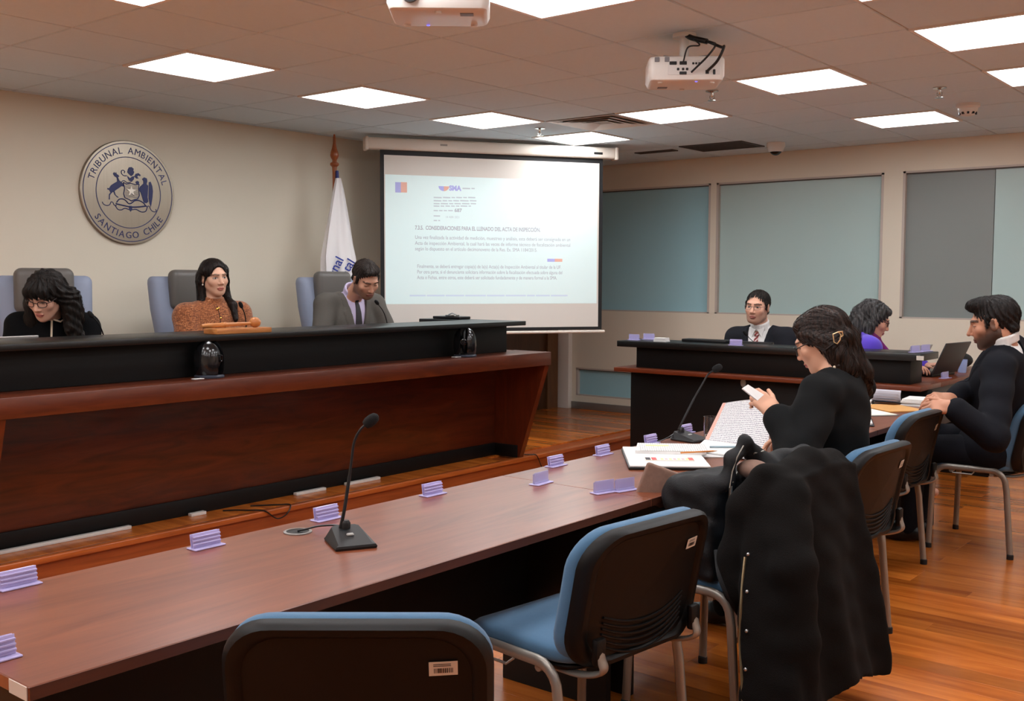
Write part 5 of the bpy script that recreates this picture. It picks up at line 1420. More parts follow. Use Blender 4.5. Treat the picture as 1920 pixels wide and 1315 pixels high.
def hair_obj(h, root, m, prims, subs=(), ridges=.0025, freq=34, hs=.0038, lo=(-.15,-.17,-.36), hi=(.15,.15,.17), world=(), face=True, it=1, name='hair', label=None, late=(), flow='long', nstr=420, slen=16, srad=.0012):
    """hair modelled in head coordinates (x right, y forward, z up)"""
    f = SDF(V(lo),V(hi),hs)
    for p,k in prims: f.u(p,k)
    if face:
        f.sub(ell((0,.105,-.035),(.060,.075,.088)),.012)
    for p,k in subs: f.sub(p,k)
    for p,k in late: f.u(p,k)
    if ridges:
        def rd(x,y,z):
            th = np.arctan2(x,-(y-.02)); return ridges*(np.sin(freq*th+9*np.sin(z*16)+2.2*np.sin(z*41))*.6+np.sin(freq*1.9*th+7*z*10)*.4)
        f.warp(rd)
    def post(P): return h.o+(P*h.k) @ h.R.T
    ho = sdf_obj(f,name,m,root,None,it,label,post)
    if nstr:
        rs = np.random.RandomState(len(prims)*7+nstr); P0,_ = f.mesh(); P = P0[rs.choice(len(P0),nstr)]
        down = h.R.T @ V(0,0,-1); crown = V(0,-.045,.125); paths = [P]; lift = rs.uniform(.0004,.0022,(nstr,1))
        for st_ in range(slen):
            n = f.grad(P); away = P-crown; away /= np.linalg.norm(away,axis=1,keepdims=True)
            if flow == 'short': g = away+V(0,.35,0)*(P[:,1:2] > -.02)+down*.2
            elif flow == 'clip':
                cl = V(0,-.135,-.01)-P; cl /= np.linalg.norm(cl,axis=1,keepdims=True); m_ = (P[:,1:2] > -.105); g = np.where(m_,cl,down+(h.R.T @ V(.45,.1,0)))
            else: g = away*.8+down*np.clip(.3+(.06-P[:,2:3])*14,.3,2)
            wob = .25*np.sin(P[:,2:3]*70+P[:,0:1]*50+rs.uniform(0,.5)); g = g+np.cross(n,g)*wob*(.5 if flow != 'short' else .3)
            t = g-n*np.sum(n*g,1,keepdims=True); t /= np.maximum(np.linalg.norm(t,axis=1,keepdims=True),1e-6)
            P = P+t*.0075; d = f.sample(P)[:,None]; P = P-n*np.clip(d-lift*(1+st_*.12),-.006,.006); paths.append(P)
        A = np.stack(paths,1); A = h.o+(A*h.k) @ h.R.T; mb = MB()
        for q in range(nstr):
            L_ = rs.randint(slen//2,slen+1); r_ = srad*rs.uniform(.6,1.3)*h.k
            mb.tube([Vector(p) for p in A[q,:L_]],[r_*(1-.8*k/L_) for k in range(L_)],3,False)
        so_ = wput(mb,'hair_strands',m,root,80); so_['kind'] = 'stuff'
        so_.parent = ho
    return ho
M_skin = mat('skin',vcol=True,rough=.52,sss=.05)
def neck_axis(F): return nrm(F.h.w((0,-.025,-.05))-(F.nb-F.up*.02))
def collar_ring(f, F, r=.060, z=.03, t=.010, fwd=.0, k=.006, tilt=.25):
    n = neck_axis(F)*.6+F.up*.4; n = nrm(n); f2 = nrm(F.f-n*(F.f@n)); m = 20
    for q in range(m):
        a0,a1 = 2*PI*q/m, 2*PI*(q+1)/m
        pt = lambda a: F.nb+n*(z-tilt*r*math.cos(a)*.9)+F.r*(r*math.sin(a))+f2*(fwd+r*math.cos(a))
        for dz in (-.022,-.008,.006,.016): f.u(rc(pt(a0)+n*dz,pt(a1)+n*dz,t,t),k)
def neck_cut(f, F, r): 
    n = neck_axis(F); f.sub(rc(F.nb-n*.03,F.nb+n*.22,r,r*1.05),.008)

# ---- 1 woman in black cardigan, left
H1 = Head(Pd(86,556,5.72),(.50,-.87),24,-4,1.06)
p1 = Pd(100,640,5.95)
F1 = Fig('p','woman-like figure'.replace('woman-like figure','person in black cardigan with cream piping and glasses looking down at the left'),(-5.80,2.98,.74),(-5.72,2.95,1.295),(.84,-.5),H1,.17,.95,True)
F1.body(head_colors(H1,(206,158,136),(28,22,20),(176,96,88),eyes=.35,brow=.8),False)
f = F1.field(); F1.torso(f,.014,sleeve=.012); F1.neck_hole(f,.050,.03); F1.wrinkle(f,.003); M_cardi = mat('black knit',(9,9,11),.9,spec=.15,bump=.3,bscale=260)
sdf_obj(f,'cardigan',M_cardi,F1.root)
fc = F1.field(.006); 
for q in (-1,1):
    fc.u(rbx(F1.T(.040*q,.075,.012),V(.036,.006,.022),.005,F1.R @ rotm((0,1,0),-q*.55) @ rotm((1,0,0),-.6)),.01)
    fc.u(rc(F1.T(.052*q,-.045,.045),F1.T(.05*q,.06,.03),.016,.012),.012)
fc.u(rc(F1.T(-.05,-.05,.045),F1.T(.05,-.05,.045),.016,.016),.01)
sdf_obj(fc,'collar',M_cardi,F1.root)
M_cream = mat('cream piping',(222,206,184),.7)
d_ = -F1.f
pip = MB()
for q in (-1,1):
    pts = [F1.T(.055*q,.085,.040),F1.T(.072*q,.088,.004),F1.T(.045*q,.108,-.014),F1.T(.008*q,.100,-.004)]
    pip.tube([Vector(p) for p in pts],.0055,6)
wput(pip,'collar_piping',M_cream,F1.root)
surf_tube(f,[F1.T(.0,.30,-.012),F1.T(.0,.30,-.08),F1.T(.004,.30,-.16),F1.T(.008,.30,-.26)],d_,.006,'front_piping',M_cream,F1.root,off=.002)
glasses(H1,F1.root,(48,26,22),.0024,.022,.016,drop=.002)
hm1 = hair_mat('dark brown curly hair',(13,10,9),(34,27,23),.55,(70,70,14))
P = [(ell((0,-.022,.035),(.093,.108,.100)),.02),(ell((0,.060,.066),(.066,.045,.034)),.02)]
for q in (-1,1):
    P += [(rc((q*.080,-.02,.02),(q*.105,-.03,-.08),.034,.042),.02),(rc((q*.105,-.03,-.08),(q*.115,.0,-.17),.042,.040),.02),(rc((q*.095,-.06,-.02),(q*.09,-.08,-.16),.05,.045),.03)]
P += [(rc((-.115,.0,-.17),(-.14,.03,-.25),.040,.02),.02),(rc((-.12,.0,-.18),(-.17,.0,-.24),.03,.012),.02)]
hair_obj(H1,F1.root,hm1,P,[(ell((0,.115,-.05),(.058,.07,.085)),.01)],.006,15,.0045,(-.22,-.19,-.30),(.22,.16,.17),face=False,
         late=[(ell((x,.088-.9*abs(x)**1.5,.050),(.014,.016,.026)),.01) for x in (-.052,-.03,-.008,.014,.036,.055)])
er = MB()
for q in (-1,1): er.ball(H1.w((q*.079,.0,-.045)),.006,8,6)
wput(er,'earrings',mat('gold',(214,170,90),.25,metal=1),F1.root)

# ---- 2 woman in orange tweed, centre
H2 = Head(Pd(402,521,6.8),(.99,-.18),3,4,1.0)
F2 = Fig('p','person in orange brown tweed jacket with long dark hair behind the gavel',(-5.86,4.09,.74),(-5.82,4.08,1.335),(.97,-.15),H2,.185,1.0,True)
F2.body(head_colors(H2,(214,166,140),(26,19,17),(186,104,94),eyes=.75,brow=.7),False)
def tweed(name):
    if name in MATS: return MATS[name]
    m = mat(name,(156,82,40),.9,bump=.6,bscale=220,sheen=.2); nt = m.node_tree; N = nt.nodes.new; L = nt.links.new; b = nt.nodes['Principled BSDF']
    tc = N('ShaderNodeTexCoord'); n = N('ShaderNodeTexNoise'); n.inputs['Scale'].default_value = 1; n.inputs['Detail'].default_value = 2
    mp = N('ShaderNodeMapping'); mp.inputs['Scale'].default_value = (240,240,60); L(tc.outputs['Object'],mp.inputs[0]); L(mp.outputs[0],n.inputs['Vector'])
    n2 = N('ShaderNodeTexNoise'); n2.inputs['Scale'].default_value = 1; mp2 = N('ShaderNodeMapping'); mp2.inputs['Scale'].default_value = (50,50,240); L(tc.outputs['Object'],mp2.inputs[0]); L(mp2.outputs[0],n2.inputs['Vector'])
    mu = N('ShaderNodeMath'); mu.operation = 'ADD'; L(n.outputs['Fac'],mu.inputs[0]); L(n2.outputs['Fac'],mu.inputs[1])
    rp = N('ShaderNodeValToRGB'); e = rp.color_ramp.elements; e[0].position = .40; e[0].color = lin((96,50,26)); e[1].position = .60; e[1].color = lin((176,106,62))
    x = rp.color_ramp.elements.new(.68); x.color = lin((206,160,122))
    mh = N('ShaderNodeMath'); mh.operation = 'MULTIPLY'; mh.inputs[1].default_value = .5; L(mu.outputs[0],mh.inputs[0]); L(mh.outputs[0],rp.inputs[0]); L(rp.outputs[0],b.inputs['Base Color']); return m
M_tw = tweed('orange brown tweed')
f = F2.field(); F2.torso(f,.016,sleeve=.012); collar_ring(f,F2,.056,.03,.009,.004,.012); neck_cut(f,F2,.050); F2.wrinkle(f,.004)
sdf_obj(f,'jacket',M_tw,F2.root)
bt = MB()
for u in (-.015,-.075,-.135,-.195): bt.ball(f.hit(F2.T(.006,.35,u),-F2.f),(.009,.009,.009),10,8)
bt.ball(f.hit(F2.T(.02,.35,-.02),-F2.f),(.012,.008,.012),10,8)
wput(bt,'gold_buttons',mat('gold',(214,170,90),.25,metal=1),F2.root)
surf_tube(f,[F2.T(.012,.35,-.0),F2.T(.012,.35,-.12),F2.T(.012,.35,-.28)],-F2.f,.0035,'front_trim',mat('dark brown trim',(70,34,20),.8),F2.root)
hm2 = hair_mat('straight dark brown hair',(12,9,8),(34,23,19),.42,(120,120,7))
P = [(ell((0,-.02,.036),(.084,.103,.092)),.015)]
for q in (-1,1):
    P += [(rc((q*.070,.005,.05),(q*.086,-.025,-.03),.026,.022),.02),(rc((q*.086,-.03,-.02),(q*.082,-.02,-.14),.026,.028),.02),(rc((q*.082,-.02,-.14),(q*.086,.070 if q < 0 else .015,-.18),.026,.024),.02),(rc((q*.086,.070 if q < 0 else .015,-.18),(q*.080,.115 if q < 0 else .02,-.27),.024,.016),.02)]
P += [(rc((0,-.09,0),(0,-.085,-.20),.055,.055),.03),(rc((-.05,-.075,0),(-.06,-.06,-.22),.04,.035),.03),(rc((.05,-.075,0),(.06,-.06,-.22),.04,.035),.03)]
hair_obj(H2,F2.root,hm2,P,[(ell((0,.112,-.016),(.066,.082,.106)),.010),(ell((.083,.008,-.006),(.012,.022,.03)),.004),(ell((-.083,.008,-.006),(.012,.022,.03)),.004)],.0022,40,.004,(-.16,-.17,-.35),(.16,.16,.17),face=False)
er = MB()
for q in (-1,1): er.ball(H2.w((q*.083,.0,-.040)),.006,8,6)
wput(er,'earrings',mat('pearl',(230,224,214),.25),F2.root)

# ---- suits
def suit(F, jm, sm, tm, tie_w=.030, L=.34, w0=.078, collar=True, tie=True, pocket=None, cuff=None, wr=.005):
    fs = F.field(.006); F.torso(fs,.004,arms=True,sleeve=.002,armto=.97); collar_ring(fs,F,.0615*max(1,F.h.k*.97),.050,.0065,.004,.008,.2)
    neck_cut(fs,F,.056)
    sh = sdf_obj(fs,'shirt',sm,F.root)
    f = F.field(.006); F.torso(f,.018,sleeve=.012,armto=.90); F.wrinkle(f,wr)
    for q in (-1,1): f.u(rc(F.sh[q]+F.up*.012-F.r*(.05*q),F.sh[q]+F.up*.006+F.r*(.02*q),.062,.060),.03)
    # skirt of the jacket over the hips
    f.u(ell(F.pv+F.up*.03+F.f*.02,V(.195*F.g,.155*F.g,.13),F.R),.05)
    neck_cut(f,F,.088); F.vee(f,w0,L)
    jk = sdf_obj(f,'jacket',jm,F.root)
    if tie:
        d = -F.f; rows = []
        for u,wd in ((-.012,.018),(-.030,.013),(-.05,.016),(-.10,.021),(-.17,.026),(-.25,.031),(-.33,.034)):
            rows.append((F.T(-wd,.30,u),F.T(wd,.30,u)))
        surf_strip(fs,rows,d,'tie',tm,F.root,.007,.001)
        k = MB(); c = fs.hit(F.T(0,.3,-.014),d)-d*.006; k.ball(c,(.019,.019,.017),12,8); wput(k,'tie_knot',tm,F.root)
    for q in (-1,1):   # collar points
        m = MB(); a = V(F.T(.008*q,.068,.026)); b = V(F.T(.055*q,.050,.035)); c = V(F.T(.042*q,.095,-.030)); o_ = F.f*.006
        a,b,c = [fs.hit(p+F.f*.2,-F.f)+F.f*.003 for p in (a,b,c)]
        m.add([Vector(p+o_) for p in (a,b,c)]+[Vector(p) for p in (a,b,c)],[(0,1,2),(5,4,3),(0,3,4,1),(1,4,5,2),(2,5,3,0)]); wput(m,'collar_point',sm,F.root)
    return fs,f
def trousers(F, m):
    f = F.field(.010); F.legs(f,.012); f.u(ell(F.pv,V(.17*F.g,.13*F.g,.11),F.R),.05); return sdf_obj(f,'trousers',m,F.root)
def shoes(F, m):
    for q in (-1,1):
        a = V(F.an[q]); f = SDF(a-V(.3,.3,.1),a+V(.3,.3,.12),.007); hd_ = nrm(V(F.f[0],F.f[1],0))
        f.u(rc(a-V(0,0,.025)-hd_*.045, a-V(0,0,.03)+hd_*.06,.044,.046),.03); f.u(rc(a-V(0,0,.03)+hd_*.06,a-V(0,0,.042)+hd_*.16,.044,.032),.03)
        f.sub(rbx(V(a[0],a[1],-.05),V(.4,.4,.052),.001),.004); sdf_obj(f,'shoe',m,F.root)
def stripe_mat(name, c1, c2, sc, ang):
    if name in MATS: return MATS[name]
    m = mat(name,c1,.6); nt = m.node_tree; N = nt.nodes.new; L = nt.links.new; b = nt.nodes['Principled BSDF']
    tc = N('ShaderNodeTexCoord'); mp = N('ShaderNodeMapping'); mp.inputs['Rotation'].default_value = (0,ang,0); L(tc.outputs['Object'],mp.inputs[0])
    wv = N('ShaderNodeTexWave'); wv.bands_direction = 'X'; wv.inputs['Scale'].default_value = sc; L(mp.outputs[0],wv.inputs['Vector'])
    rp = N('ShaderNodeValToRGB'); rp.color_ramp.interpolation = 'CONSTANT'; e = rp.color_ramp.elements; e[0].color = lin(c1); e[1].color = lin(c2); e[1].position = .62
    L(wv.outputs['Fac'],rp.inputs[0]); L(rp.outputs[0],b.inputs['Base Color']); return m
M_grey = mat('grey wool suit',(92,88,83),.85,spec=.2,var=.12,vscale=160,bump=.25,bscale=300)
M_char = mat('charcoal wool suit',(30,31,37),.85,spec=.2,var=.12,vscale=160,bump=.2,bscale=300)
M_navy = mat('navy wool suit',(14,15,22),.85,spec=.2,var=.1,vscale=160,bump=.2,bscale=300)
def short_hair(h, root, m, top=.012, quiff=0, side=.006, back=.01, recede=0.0, ridges=.003, name='hair'):
    P = [(ell((0,-.023,.036),(.0775+side,.094+back,.083+top)),.012)]
    if quiff: P += [(ell((0,.045,.098),(.055,.046,.018+quiff)),.03),(ell((.015,.070,.094),(.042,.028,.014+quiff*.6)),.02)]
    for q in (-1,1): P += [(rc((q*.073,.018,.03),(q*.0745,.022,-.010),.010,.006),.01)]
    P += [(rc((-.035,-.080,-.035),(.035,-.080,-.035),.022,.022),.02)]
    S = [(ell((0,.118,-.012+recede),(.067,.080,.100)),.008),(ell((.085,.002,-.008),(.017,.022,.034)),.006),(ell((-.085,.002,-.008),(.017,.022,.034)),.006),(rbx((0,.0,-.168),(.2,.2,.10),.01),.03)]
    return hair_obj(h,root,m,P,S,ridges,26,.0036,(-.13,-.16,-.12),(.13,.14,.19),face=False,name=name,flow='short',nstr=520,slen=9,srad=.0011)

# ---- 3 man in grey suit
H3 = Head(Pd(686,524,7.48),(.97,-.25),32,4,1.10)
F3 = Fig('p','person in grey suit, lilac shirt and dark tie looking down at the bench',(-5.84,5.22,.74),Pd(658,556,7.66),(.95,-.2),H3,.20,1.12)
for q in (-1,1): F3.el[q] = F3.sh[q]-V(0,0,.25)+F3.f*.10+F3.r*(.09*q)
F3.body(head_colors(H3,(204,150,124),(38,30,26),(172,100,90),beard=.62,eyes=.3,brow=1.1),True)
suit(F3,M_grey,mat('lilac shirt',(196,184,214),.7),mat('dark tie',(40,36,40),.6),w0=.085,L=.36)
short_hair(H3,F3.root,hair_mat('dark short hair',(26,21,19),(56,46,41),.5,(120,120,40)),.006,.003,.003,.004)

# ---- 4 man with striped tie, behind the clerk bench
H4 = Head(Pd(1420,576,8.0),(.10,-1),2,-3,1.08)
F4 = Fig('p','person with rectangular glasses, charcoal suit and red striped tie smiling',(-3.58,7.60,.56),(-3.58,7.46,1.125),(.05,-1),H4,.205,1.15)
F4.body(head_colors(H4,(226,172,146),(34,26,23),(190,110,100),beard=.45,eyes=.7,brow=1.0),True,head_kw=dict(jaw=1.15))
suit(F4,M_char,mat('white shirt',(226,224,222),.7),stripe_mat('red striped tie',(128,34,36),(214,190,184),13,.75),w0=.082,L=.36)
short_hair(H4,F4.root,hair_mat('very dark short hair',(20,16,15),(42,34,30),.5,(120,120,40)),.004,0,.003,.004,recede=-.002)
glasses(H4,F4.root,(96,84,80),.0014,.023,.014)

# ---- 5 woman in purple
H5 = Head(Pd(1638,600,7.35),(.86,.42),20,0,1.06)
F5 = Fig('p','person in purple jumper with magenta scarf and grey hair, seen in profile',(-2.78,7.26,.56),(-2.725,7.265,1.12),(.78,.6),H5,.205,1.15,True)
F5.wr[1] = V(-2.42,7.30,.90); F5.el[1] = V(-2.66,7.22,.83); F5.wr[-1] = V(-2.40,7.62,.90); F5.el[-1] = V(-2.62,7.66,.84)
F5.body(head_colors(H5,(206,152,128),(60,54,52),(170,96,88),eyes=.35,brow=.9),False)
f = F5.field(); F5.torso(f,.016,sleeve=.012,armto=.92); F5.neck_hole(f,.056,.015); F5.wrinkle(f,.004)
sdf_obj(f,'jumper',mat('purple knit',(84,58,186),.85,bump=.2,bscale=200,sheen=.2),F5.root)
f2 = F5.field(.007)
for u,t in ((.02,.030),(-.015,.028)):
    for q in range(16):
        a0,a1 = 2*PI*q/16,2*PI*(q+1)/16; pt = lambda a: F5.T(.070*math.sin(a),.025+.080*math.cos(a),u-.03*math.cos(a)); f2.u(rc(pt(a0),pt(a1),t*.8,t*.8),.02)
for x in (-.03,.0,.03): f2.u(rc(F5.T(x,.105,-.02),F5.T(x*1.2,.205,-.14),.028,.034),.02); f2.u(rc(F5.T(x*1.2,.205,-.14),F5.T(x*1.3,.20,-.30),.034,.03),.02)
f2.warp(lambda x,y,z: .003*np.sin(60*x+45*y+8*np.sin(12*z)))
sdf_obj(f2,'scarf',mat('magenta scarf',(112,24,100),.85,bump=.2,bscale=160),F5.root)
hm5 = hair_mat('grey streaked wavy hair',(22,20,20),(78,76,76),.5,(80,80,12))
P = [(ell((0,-.022,.036),(.090,.108,.096)),.02),(ell((0,.05,.078),(.055,.04,.026)),.02)]
for q in (-1,1):
    P += [(rc((q*.078,.005,.03),(q*.092,-.02,-.06),.030,.036),.02),(rc((q*.092,-.02,-.06),(q*.090,-.01,-.15),.036,.032),.02)]
P += [(rc((0,-.09,0),(0,-.10,-.14),.06,.055),.03),(rc((-.05,-.08,-.03),(-.06,-.09,-.17),.045,.035),.03),(rc((.05,-.08,-.03),(.06,-.09,-.17),.045,.035),.03)]
hair_obj(H5,F5.root,hm5,P,[(ell((0,.118,-.034),(.090,.092,.104)),.012)],.006,14,.0045,(-.17,-.19,-.26),(.17,.14,.17),face=False)
glasses(H5,F5.root,(40,24,24),.0024,.022,.016)

# ---- 6 woman in black blazer, middle table
H6 = Head(Pd(1540,640,4.38),(-.97,-.12),24,0,1.08)
F6 = Fig('p','person in black blazer with gold hair clip reading notes at the middle table',(-1.665,4.17,.56),(-1.66,4.17,1.115),(-1,.0),H6,.185,1.08,True)
WH = Pd(1457,778,4.20); F6.sh[-1] = F6.nb-F6.up*.065-F6.r*.175
F6.el[-1] = V(Pd(1497,868,4.02)); F6.wr[-1] = V(WH)
F6.el[1] = F6.sh[1]-V(0,0,.23)+F6.f*.16-F6.r*.02; F6.wr[1] = V(Pd(1500,826,4.48))
hd = V(Pd(1420,744,4.24))-V(WH)
F6.hand[-1] = (V(WH)+nrm(hd)*.012, hd, V(-CR)*.15+V(CU)*.5-V(CF)*.9, dict(side=1,curl=(.5,.75,.85,.9),thumb=.8))
F6.hand[1] = (F6.wr[1], V(Pd(1470,822,4.52))-F6.wr[1], V(0,0,1), dict(side=-1))
F6.body(head_colors(H6,(214,162,134),(24,19,17),(186,104,96),eyes=.35,brow=.9),False,True,.0032)
f = F6.field(.0065); F6.torso(f,.015,sleeve=.014,armto=.93); F6.neck_hole(f,.060,.012); F6.wrinkle(f,.010)
for q in (-1,1): f.u(rc(F6.sh[q]+F6.up*.010-F6.r*(.06*q),F6.sh[q]+F6.up*.006+F6.r*(.012*q),.058,.058),.03)
f.u(ell(F6.pv+F6.up*.05+F6.f*.01,V(.18,.135,.12),F6.R),.05)
M_blz = mat('black wool blazer',(16,17,18),.9,spec=.2,var=.1,vscale=160,bump=.15,bscale=300)
F6.vee(f,.06,.30,False); sdf_obj(f,'blazer',M_blz,F6.root)
fi = F6.field(.008); F6.torso(fi,.004,arms=False); F6.neck_hole(fi,.056,.02); sdf_obj(fi,'blouse',mat('black blouse',(18,18,20),.8),F6.root)
trousers(F6,M_blz); shoes(F6,mat('black shoe leather',(14,13,13),.4))
nk = MB(); 
for q in range(26):
    a = 2*PI*q/26; nk.ball(F6.T(.066*math.sin(a),.012+.070*math.cos(a),.028-.03*math.cos(a)),.0062,8,6,mi=q%2)
wput(nk,'bead_necklace',[mat('ivory bead',(226,206,180),.3),mat('dark bead',(40,26,22),.3)],F6.root)
hm6 = hair_mat('straight black brown hair',(14,10,9),(56,40,33),.38,(130,130,7))
def wl(p): return tuple(H6.loc(V(p)[None,:])[0])
P = [(ell((0,-.022,.036),(.086,.106,.094)),.015),(ell((0,.03,.085),(.06,.05,.03)),.02)]
for q in (-1,1): P += [(rc((q*.074,.03,.045),(q*.082,-.03,.0),.020,.024),.02),(rc((q*.082,-.03,.0),(q*.05,-.105,-.02),.024,.030),.02),(rc((q*.083,-.02,-.01),(q*.078,-.06,-.08),.020,.028),.02)]
lk = [((1585,640),(1610,700),(1628,735),4.34,.050,.052,.018),((1570,650),(1585,690),(1600,725),4.28,.045,.05,.022),((1590,645),(1608,690),(1632,742),4.42,.04,.045,.014),((1565,655),(1575,690),(1588,716),4.33,.05,.05,.03)]
for a,b,c,d,r0,r1,r2 in lk:
    pa,pb,pc = wl(Pd(*a,d)),wl(Pd(*b,d+.0)),wl(Pd(*c,d+.02)); P += [(rc(pa,pb,r0/H6.k,r1/H6.k),.03),(rc(pb,pc,r1/H6.k,r2/H6.k),.02)]
hair_obj(H6,F6.root,hm6,P,[(ell((0,.118,-.035),(.080,.082,.098)),.012)],.0024,40,.0042,(-.18,-.32,-.34),(.18,.14,.17),face=False,flow='clip',nstr=700,slen=22)
glasses(H6,F6.root,(30,24,24),.0026,.022,.018,fwd=.004,drop=.004)
# gold claw clip at the back of her hair
clip = thing('hair_clip_tmp','x','x'); bpy.data.objects.remove(clip)
cc = Pd(1566,636,4.24); m = MB(); qx = Vector(CR); qz = Vector(CU)
def cpt(a,b,dd=0): return cc+qx*(a/1962*4.24)+qz*(-b/1962*4.24)-Vector(CF)*dd
m.tube([cpt(-6,-9,.012),cpt(3,-13,.016),cpt(8,-8,.016),cpt(7,2,.014),cpt(2,9,.012),cpt(-4,6,.012),cpt(-5,-2,.012),cpt(-6,-9,.012)],.0024,8)
m.tube([cpt(4,-13,.016),cpt(11,-14,.014),cpt(13,-7,.010),cpt(9,-4,.012)],.003,8)
wput(m,'hair_clip',mat('pale gold',(226,196,150),.3,metal=.8),F6.root,label='gold claw clip')
# folded white paper held in her left hand
fp = [Pd(1391,729,4.24),Pd(1402,722,4.25),Pd(1432,741,4.23),Pd(1420,752,4.22)]
m = MB(); n_ = (fp[1]-fp[0]).cross(fp[3]-fp[0]).normalized()
m.add([p-n_*.004 for p in fp]+[p+n_*.004 for p in fp],[(3,2,1,0),(4,5,6,7),(0,1,5,4),(1,2,6,5),(2,3,7,6),(3,0,4,7)]); tag(m.build('folded_paper',M_paper),'small folded white paper held between the fingers of the woman in black','paper')

# ---- 7 man in navy suit, right edge
H7 = Head(Pd(1862,607,5.72),(-.95,-.22),12,0,1.18)
F7 = Fig('p','person with dark beard in navy suit seated at the right edge of the photo',(-1.56,6.24,.56),(-1.495,6.12,1.145),(-1,-.1),H7,.205,1.15)
F7.wr[-1] = V(Pd(1786,763,5.35)); F7.el[-1] = V(Pd(1862,822,5.30)); F7.wr[1] = V(Pd(1785,748,5.72)); F7.el[1] = F7.sh[1]-V(0,0,.22)+F7.f*.12+F7.r*.06
F7.hand[-1] = (F7.wr[-1], V(Pd(1745,764,5.38))-F7.wr[-1], V(0,0,1)*.6-V(CF)*.6, dict(side=1,curl=(.45,.55,.6,.6),thumb=.6,s=1.12))
F7.hand[1] = (F7.wr[1], V(Pd(1742,744,5.70))-F7.wr[1], V(0,0,1)*.8-V(CF)*.4, dict(side=-1,curl=(.35,.45,.5,.55),thumb=.6,s=1.12))
F7.body(head_colors(H7,(190,134,106),(20,16,15),(150,86,78),beard=.93,eyes=.4,brow=1.4),True,True,.0036,dict(jaw=1.1,nose=1.04))
suit(F7,M_navy,mat('white shirt',(226,224,222),.7),mat('navy dotted tie',(34,40,62),.6),w0=.08,L=.34,wr=.010)
trousers(F7,M_navy); shoes(F7,mat('black shoe leather',(14,13,13),.4))
for q in (-1,1):
    d = nrm(F7.wr[q]-F7.el[q]); m = MB(); m.tube([Vector(F7.wr[q]-d*.055),Vector(F7.wr[q]-d*.01)],[.040,.037],18); wput(m,'shirt_cuff',mat('white shirt',(226,224,222),.7),F7.root)
short_hair(H7,F7.root,hair_mat('thick black hair',(16,13,12),(38,32,30),.5,(90,90,30)),.010,.014,.003,.006,ridges=.004)

# ------------------------------------------------------------------ coat over the chair, backpack
M_coat = mat('black wool coat',(20,18,17),1,spec=.15,var=.15,vscale=200,bump=.5,bscale=350)
ct = thing('coat','long black wool coat with zip and snaps draped over a chair back','coat',(-1.40,3.30,.13))
f = SDF(V(-1.75,2.62,.08),V(-1.10,3.95,1.0),.008)
def coat_fn(x,y,z):
    t = np.clip((.875-z)/.74,0,1)
    cx = -1.425+.09*t**1.1; hw = .078+.025*t
    y0 = 3.085-.27*t**.75; y1 = 3.60+.08*t
    fold = .020*np.sin(15*y+2.2*np.sin(3*z)+.6)*np.clip(t*2.2,0,1)+.010*np.sin(31*y+4*z)*t
    qx = np.abs(x-cx-fold)-hw; qy = np.maximum(y0-y,y-y1)+.03
    top = z-.885+.10*np.clip(np.abs(y-3.30)-.17,0,1)**1.1*2.2
    r = .03
    d = np.sqrt(np.maximum(qx+r,0)**2+np.maximum(qy,0)**2)-r+np.minimum(np.maximum(qx+r,qy),0)
    return np.maximum(np.maximum(d,top),.15-z-.04*np.sin(9*y))*.8
f.u((coat_fn,V(-1.75,2.62,.08),V(-1.10,3.95,1.0)),.01)
chain(f,[V(-1.385,3.10,.81),V(-1.31,2.99,.62),V(-1.275,2.96,.40),V(-1.265,2.965,.24)],[.070,.066,.058,.050],.03)
chain(f,[V(-1.43,3.14,.86),V(-1.42,3.32,.885),V(-1.43,3.54,.865)],[.045,.055,.05],.04)
chain(f,[V(-1.46,3.10,.87),V(-1.52,3.06,.78),V(-1.54,3.045,.60),V(-1.52,3.03,.50)],[.045,.045,.05,.045],.03)
f.warp(lambda x,y,z: .0025*np.sin(55*z+20*y)*np.sin(22*x+17*y))
sdf_obj(f,'cloth',M_coat,ct,None,2)
def on_cloth(f, u, v, d0):
    for du in range(0,60,3):      # slide inwards until the line of sight meets the cloth
        q = f.hit(V(Pd(u+du,v,d0)),V(ray(u+du,v)),1.7)
        if abs(f.sample(q[None,:])[0]) < .012: break
    if du: q = f.hit(V(Pd(u+du+4,v,d0)),V(ray(u+du+4,v)),1.7)
    return Vector(q-V(ray(u,v))*.002)
zp = MB(); zp.tube([on_cloth(f,u,v,2.45) for u,v in ((1397,1045),(1393,1080),(1390,1120),(1388,1160),(1387,1200),(1389,1240),(1391,1280),(1393,1330))],.0045,6); wput(zp,'zip',mat('brass zip',(170,150,116),.3,metal=.8),ct)
for u,v in ((1403,1040),(1401,1110),(1400,1184),(1398,1256)): sn = MB(); sn.ball(on_cloth(f,u,v,2.45),.0065,10,6); wput(sn,'snap',mat('silver trim',(170,170,172),.2,metal=.8),ct)

bk = thing('backpack','open black backpack with brown lining standing on the chair under the coat','backpack',(-1.72,3.28,.50))
f = SDF(V(-2.15,2.90,.46),V(-1.40,3.75,1.02),.006)
Rb = rotm((0,0,1),-.15) @ rotm((0,1,0),-.12)
f.u(rbx(V(-1.71,3.26,.66),V(.125,.18,.18),.06,Rb),.01); f.u(rbx(V(-1.845,3.22,.60),V(.035,.125,.105),.025,Rb),.012)
f.u(rbx(V(-1.70,3.085,.60),V(.085,.035,.10),.025,Rb),.015)
top = [Pd(1358,908,3.50),Pd(1376,862,3.52),Pd(1396,830,3.55),Pd(1412,848,3.58),Pd(1432,868,3.6),Pd(1470,862,3.66),Pd(1505,852,3.72),Pd(1545,858,3.76)]
chain(f,[V(p) for p in top],[.030,.026,.020,.024,.032,.036,.030,.022],.03)
f.u(ell(V(Pd(1440,905,3.62)),V(.13,.13,.06)),.05)
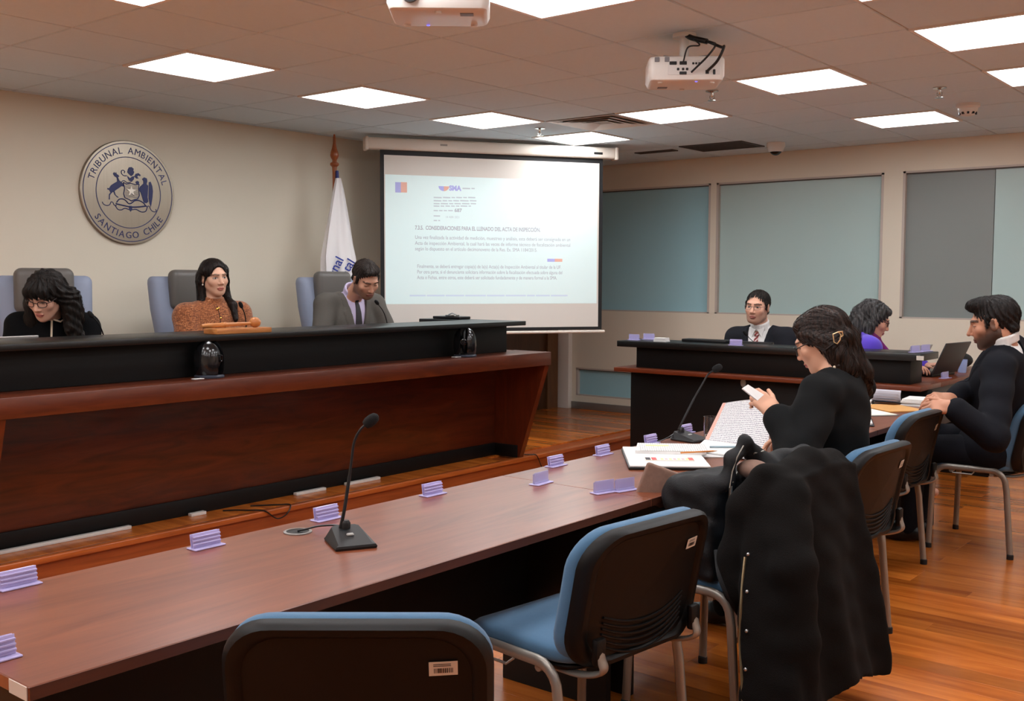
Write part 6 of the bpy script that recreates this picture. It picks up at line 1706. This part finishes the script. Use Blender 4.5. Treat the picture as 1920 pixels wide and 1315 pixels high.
f.sub(ell(V(Pd(1412,878,3.50)),V(.062,.062,.040)),.012)
def crease(x,y,z): return .0035*np.sin(34*z+23*y+11*x+2*np.sin(19*y))*np.sin(37*y-16*z+3*np.sin(23*x))+.002*np.sin(80*z+30*x)
f.warp(crease)
f.warp(lambda x,y,z: np.where(np.abs(z-.705-.03*y+.09) < .004,.006,0)*(x < -1.7))
M_bag = mat('black backpack nylon',(15,15,17),.6,spec=.3,bump=.3,bscale=260,var=.1,vscale=20)
sdf_obj(f,'bag_body',M_bag,bk,None,1)
fl2 = SDF(V(-2.2,2.9,.6),V(-1.5,3.6,1.0),.006)
fl2.u(rbx(V(-1.90,3.20,.765),V(.085,.010,.070),.007,rotm((0,0,1),.62) @ rotm((0,1,0),.35)),.005)
sdf_obj(fl2,'lining_flap',mat('brown printed lining',(134,104,90),.8,var=.25,vscale=60),bk,None,1)
fl3 = SDF(V(-2.2,2.9,.6),V(-1.4,3.8,1.0),.006); fl3.u(ell(V(Pd(1412,880,3.535)),V(.055,.055,.032)),.005)
sdf_obj(fl3,'lining',MATS['brown printed lining'],bk,None,1)
M_zip = mat('silver zip',(150,144,134),.35,metal=.8)
z1 = MB(); z1.tube([on_cloth(f,u,v,2.6) for u,v in ((1394,836),(1382,858),(1373,885),(1368,915),(1366,945),(1372,975))],.0024,6); wput(z1,'zip',M_zip,bk)
z2 = MB(); z2.tube([on_cloth(f,u,v,2.6) for u,v in ((1432,846),(1415,850),(1398,862),(1385,880),(1374,905))],.0024,6); wput(z2,'zip',M_zip,bk)
pl = MB(); pc = on_cloth(f,1371,912,2.6); pl.tube([pc,pc-Vector((0,0,.035))],.005,6); wput(pl,'zip_pull',M_zip,bk)
sp_ = MB(); sp_.tube([Vector(p) for p in catmull([(-1.95,3.33,.765),(-2.02,3.36,.760),(-2.04,3.42,.762),(-1.98,3.46,.765),(-1.90,3.40,.775),(-1.84,3.34,.80)],8)],.011,8,flat=.5); wput(sp_,'handle_strap',M_bag,bk)
s2 = MB(); s2.tube([Vector(p) for p in catmull([(-1.60,3.05,.62),(-1.56,3.00,.55),(-1.52,3.0,.48),(-1.5,3.06,.40)],8)],.014,8,flat=.4); wput(s2,'shoulder_strap',M_bag,bk)
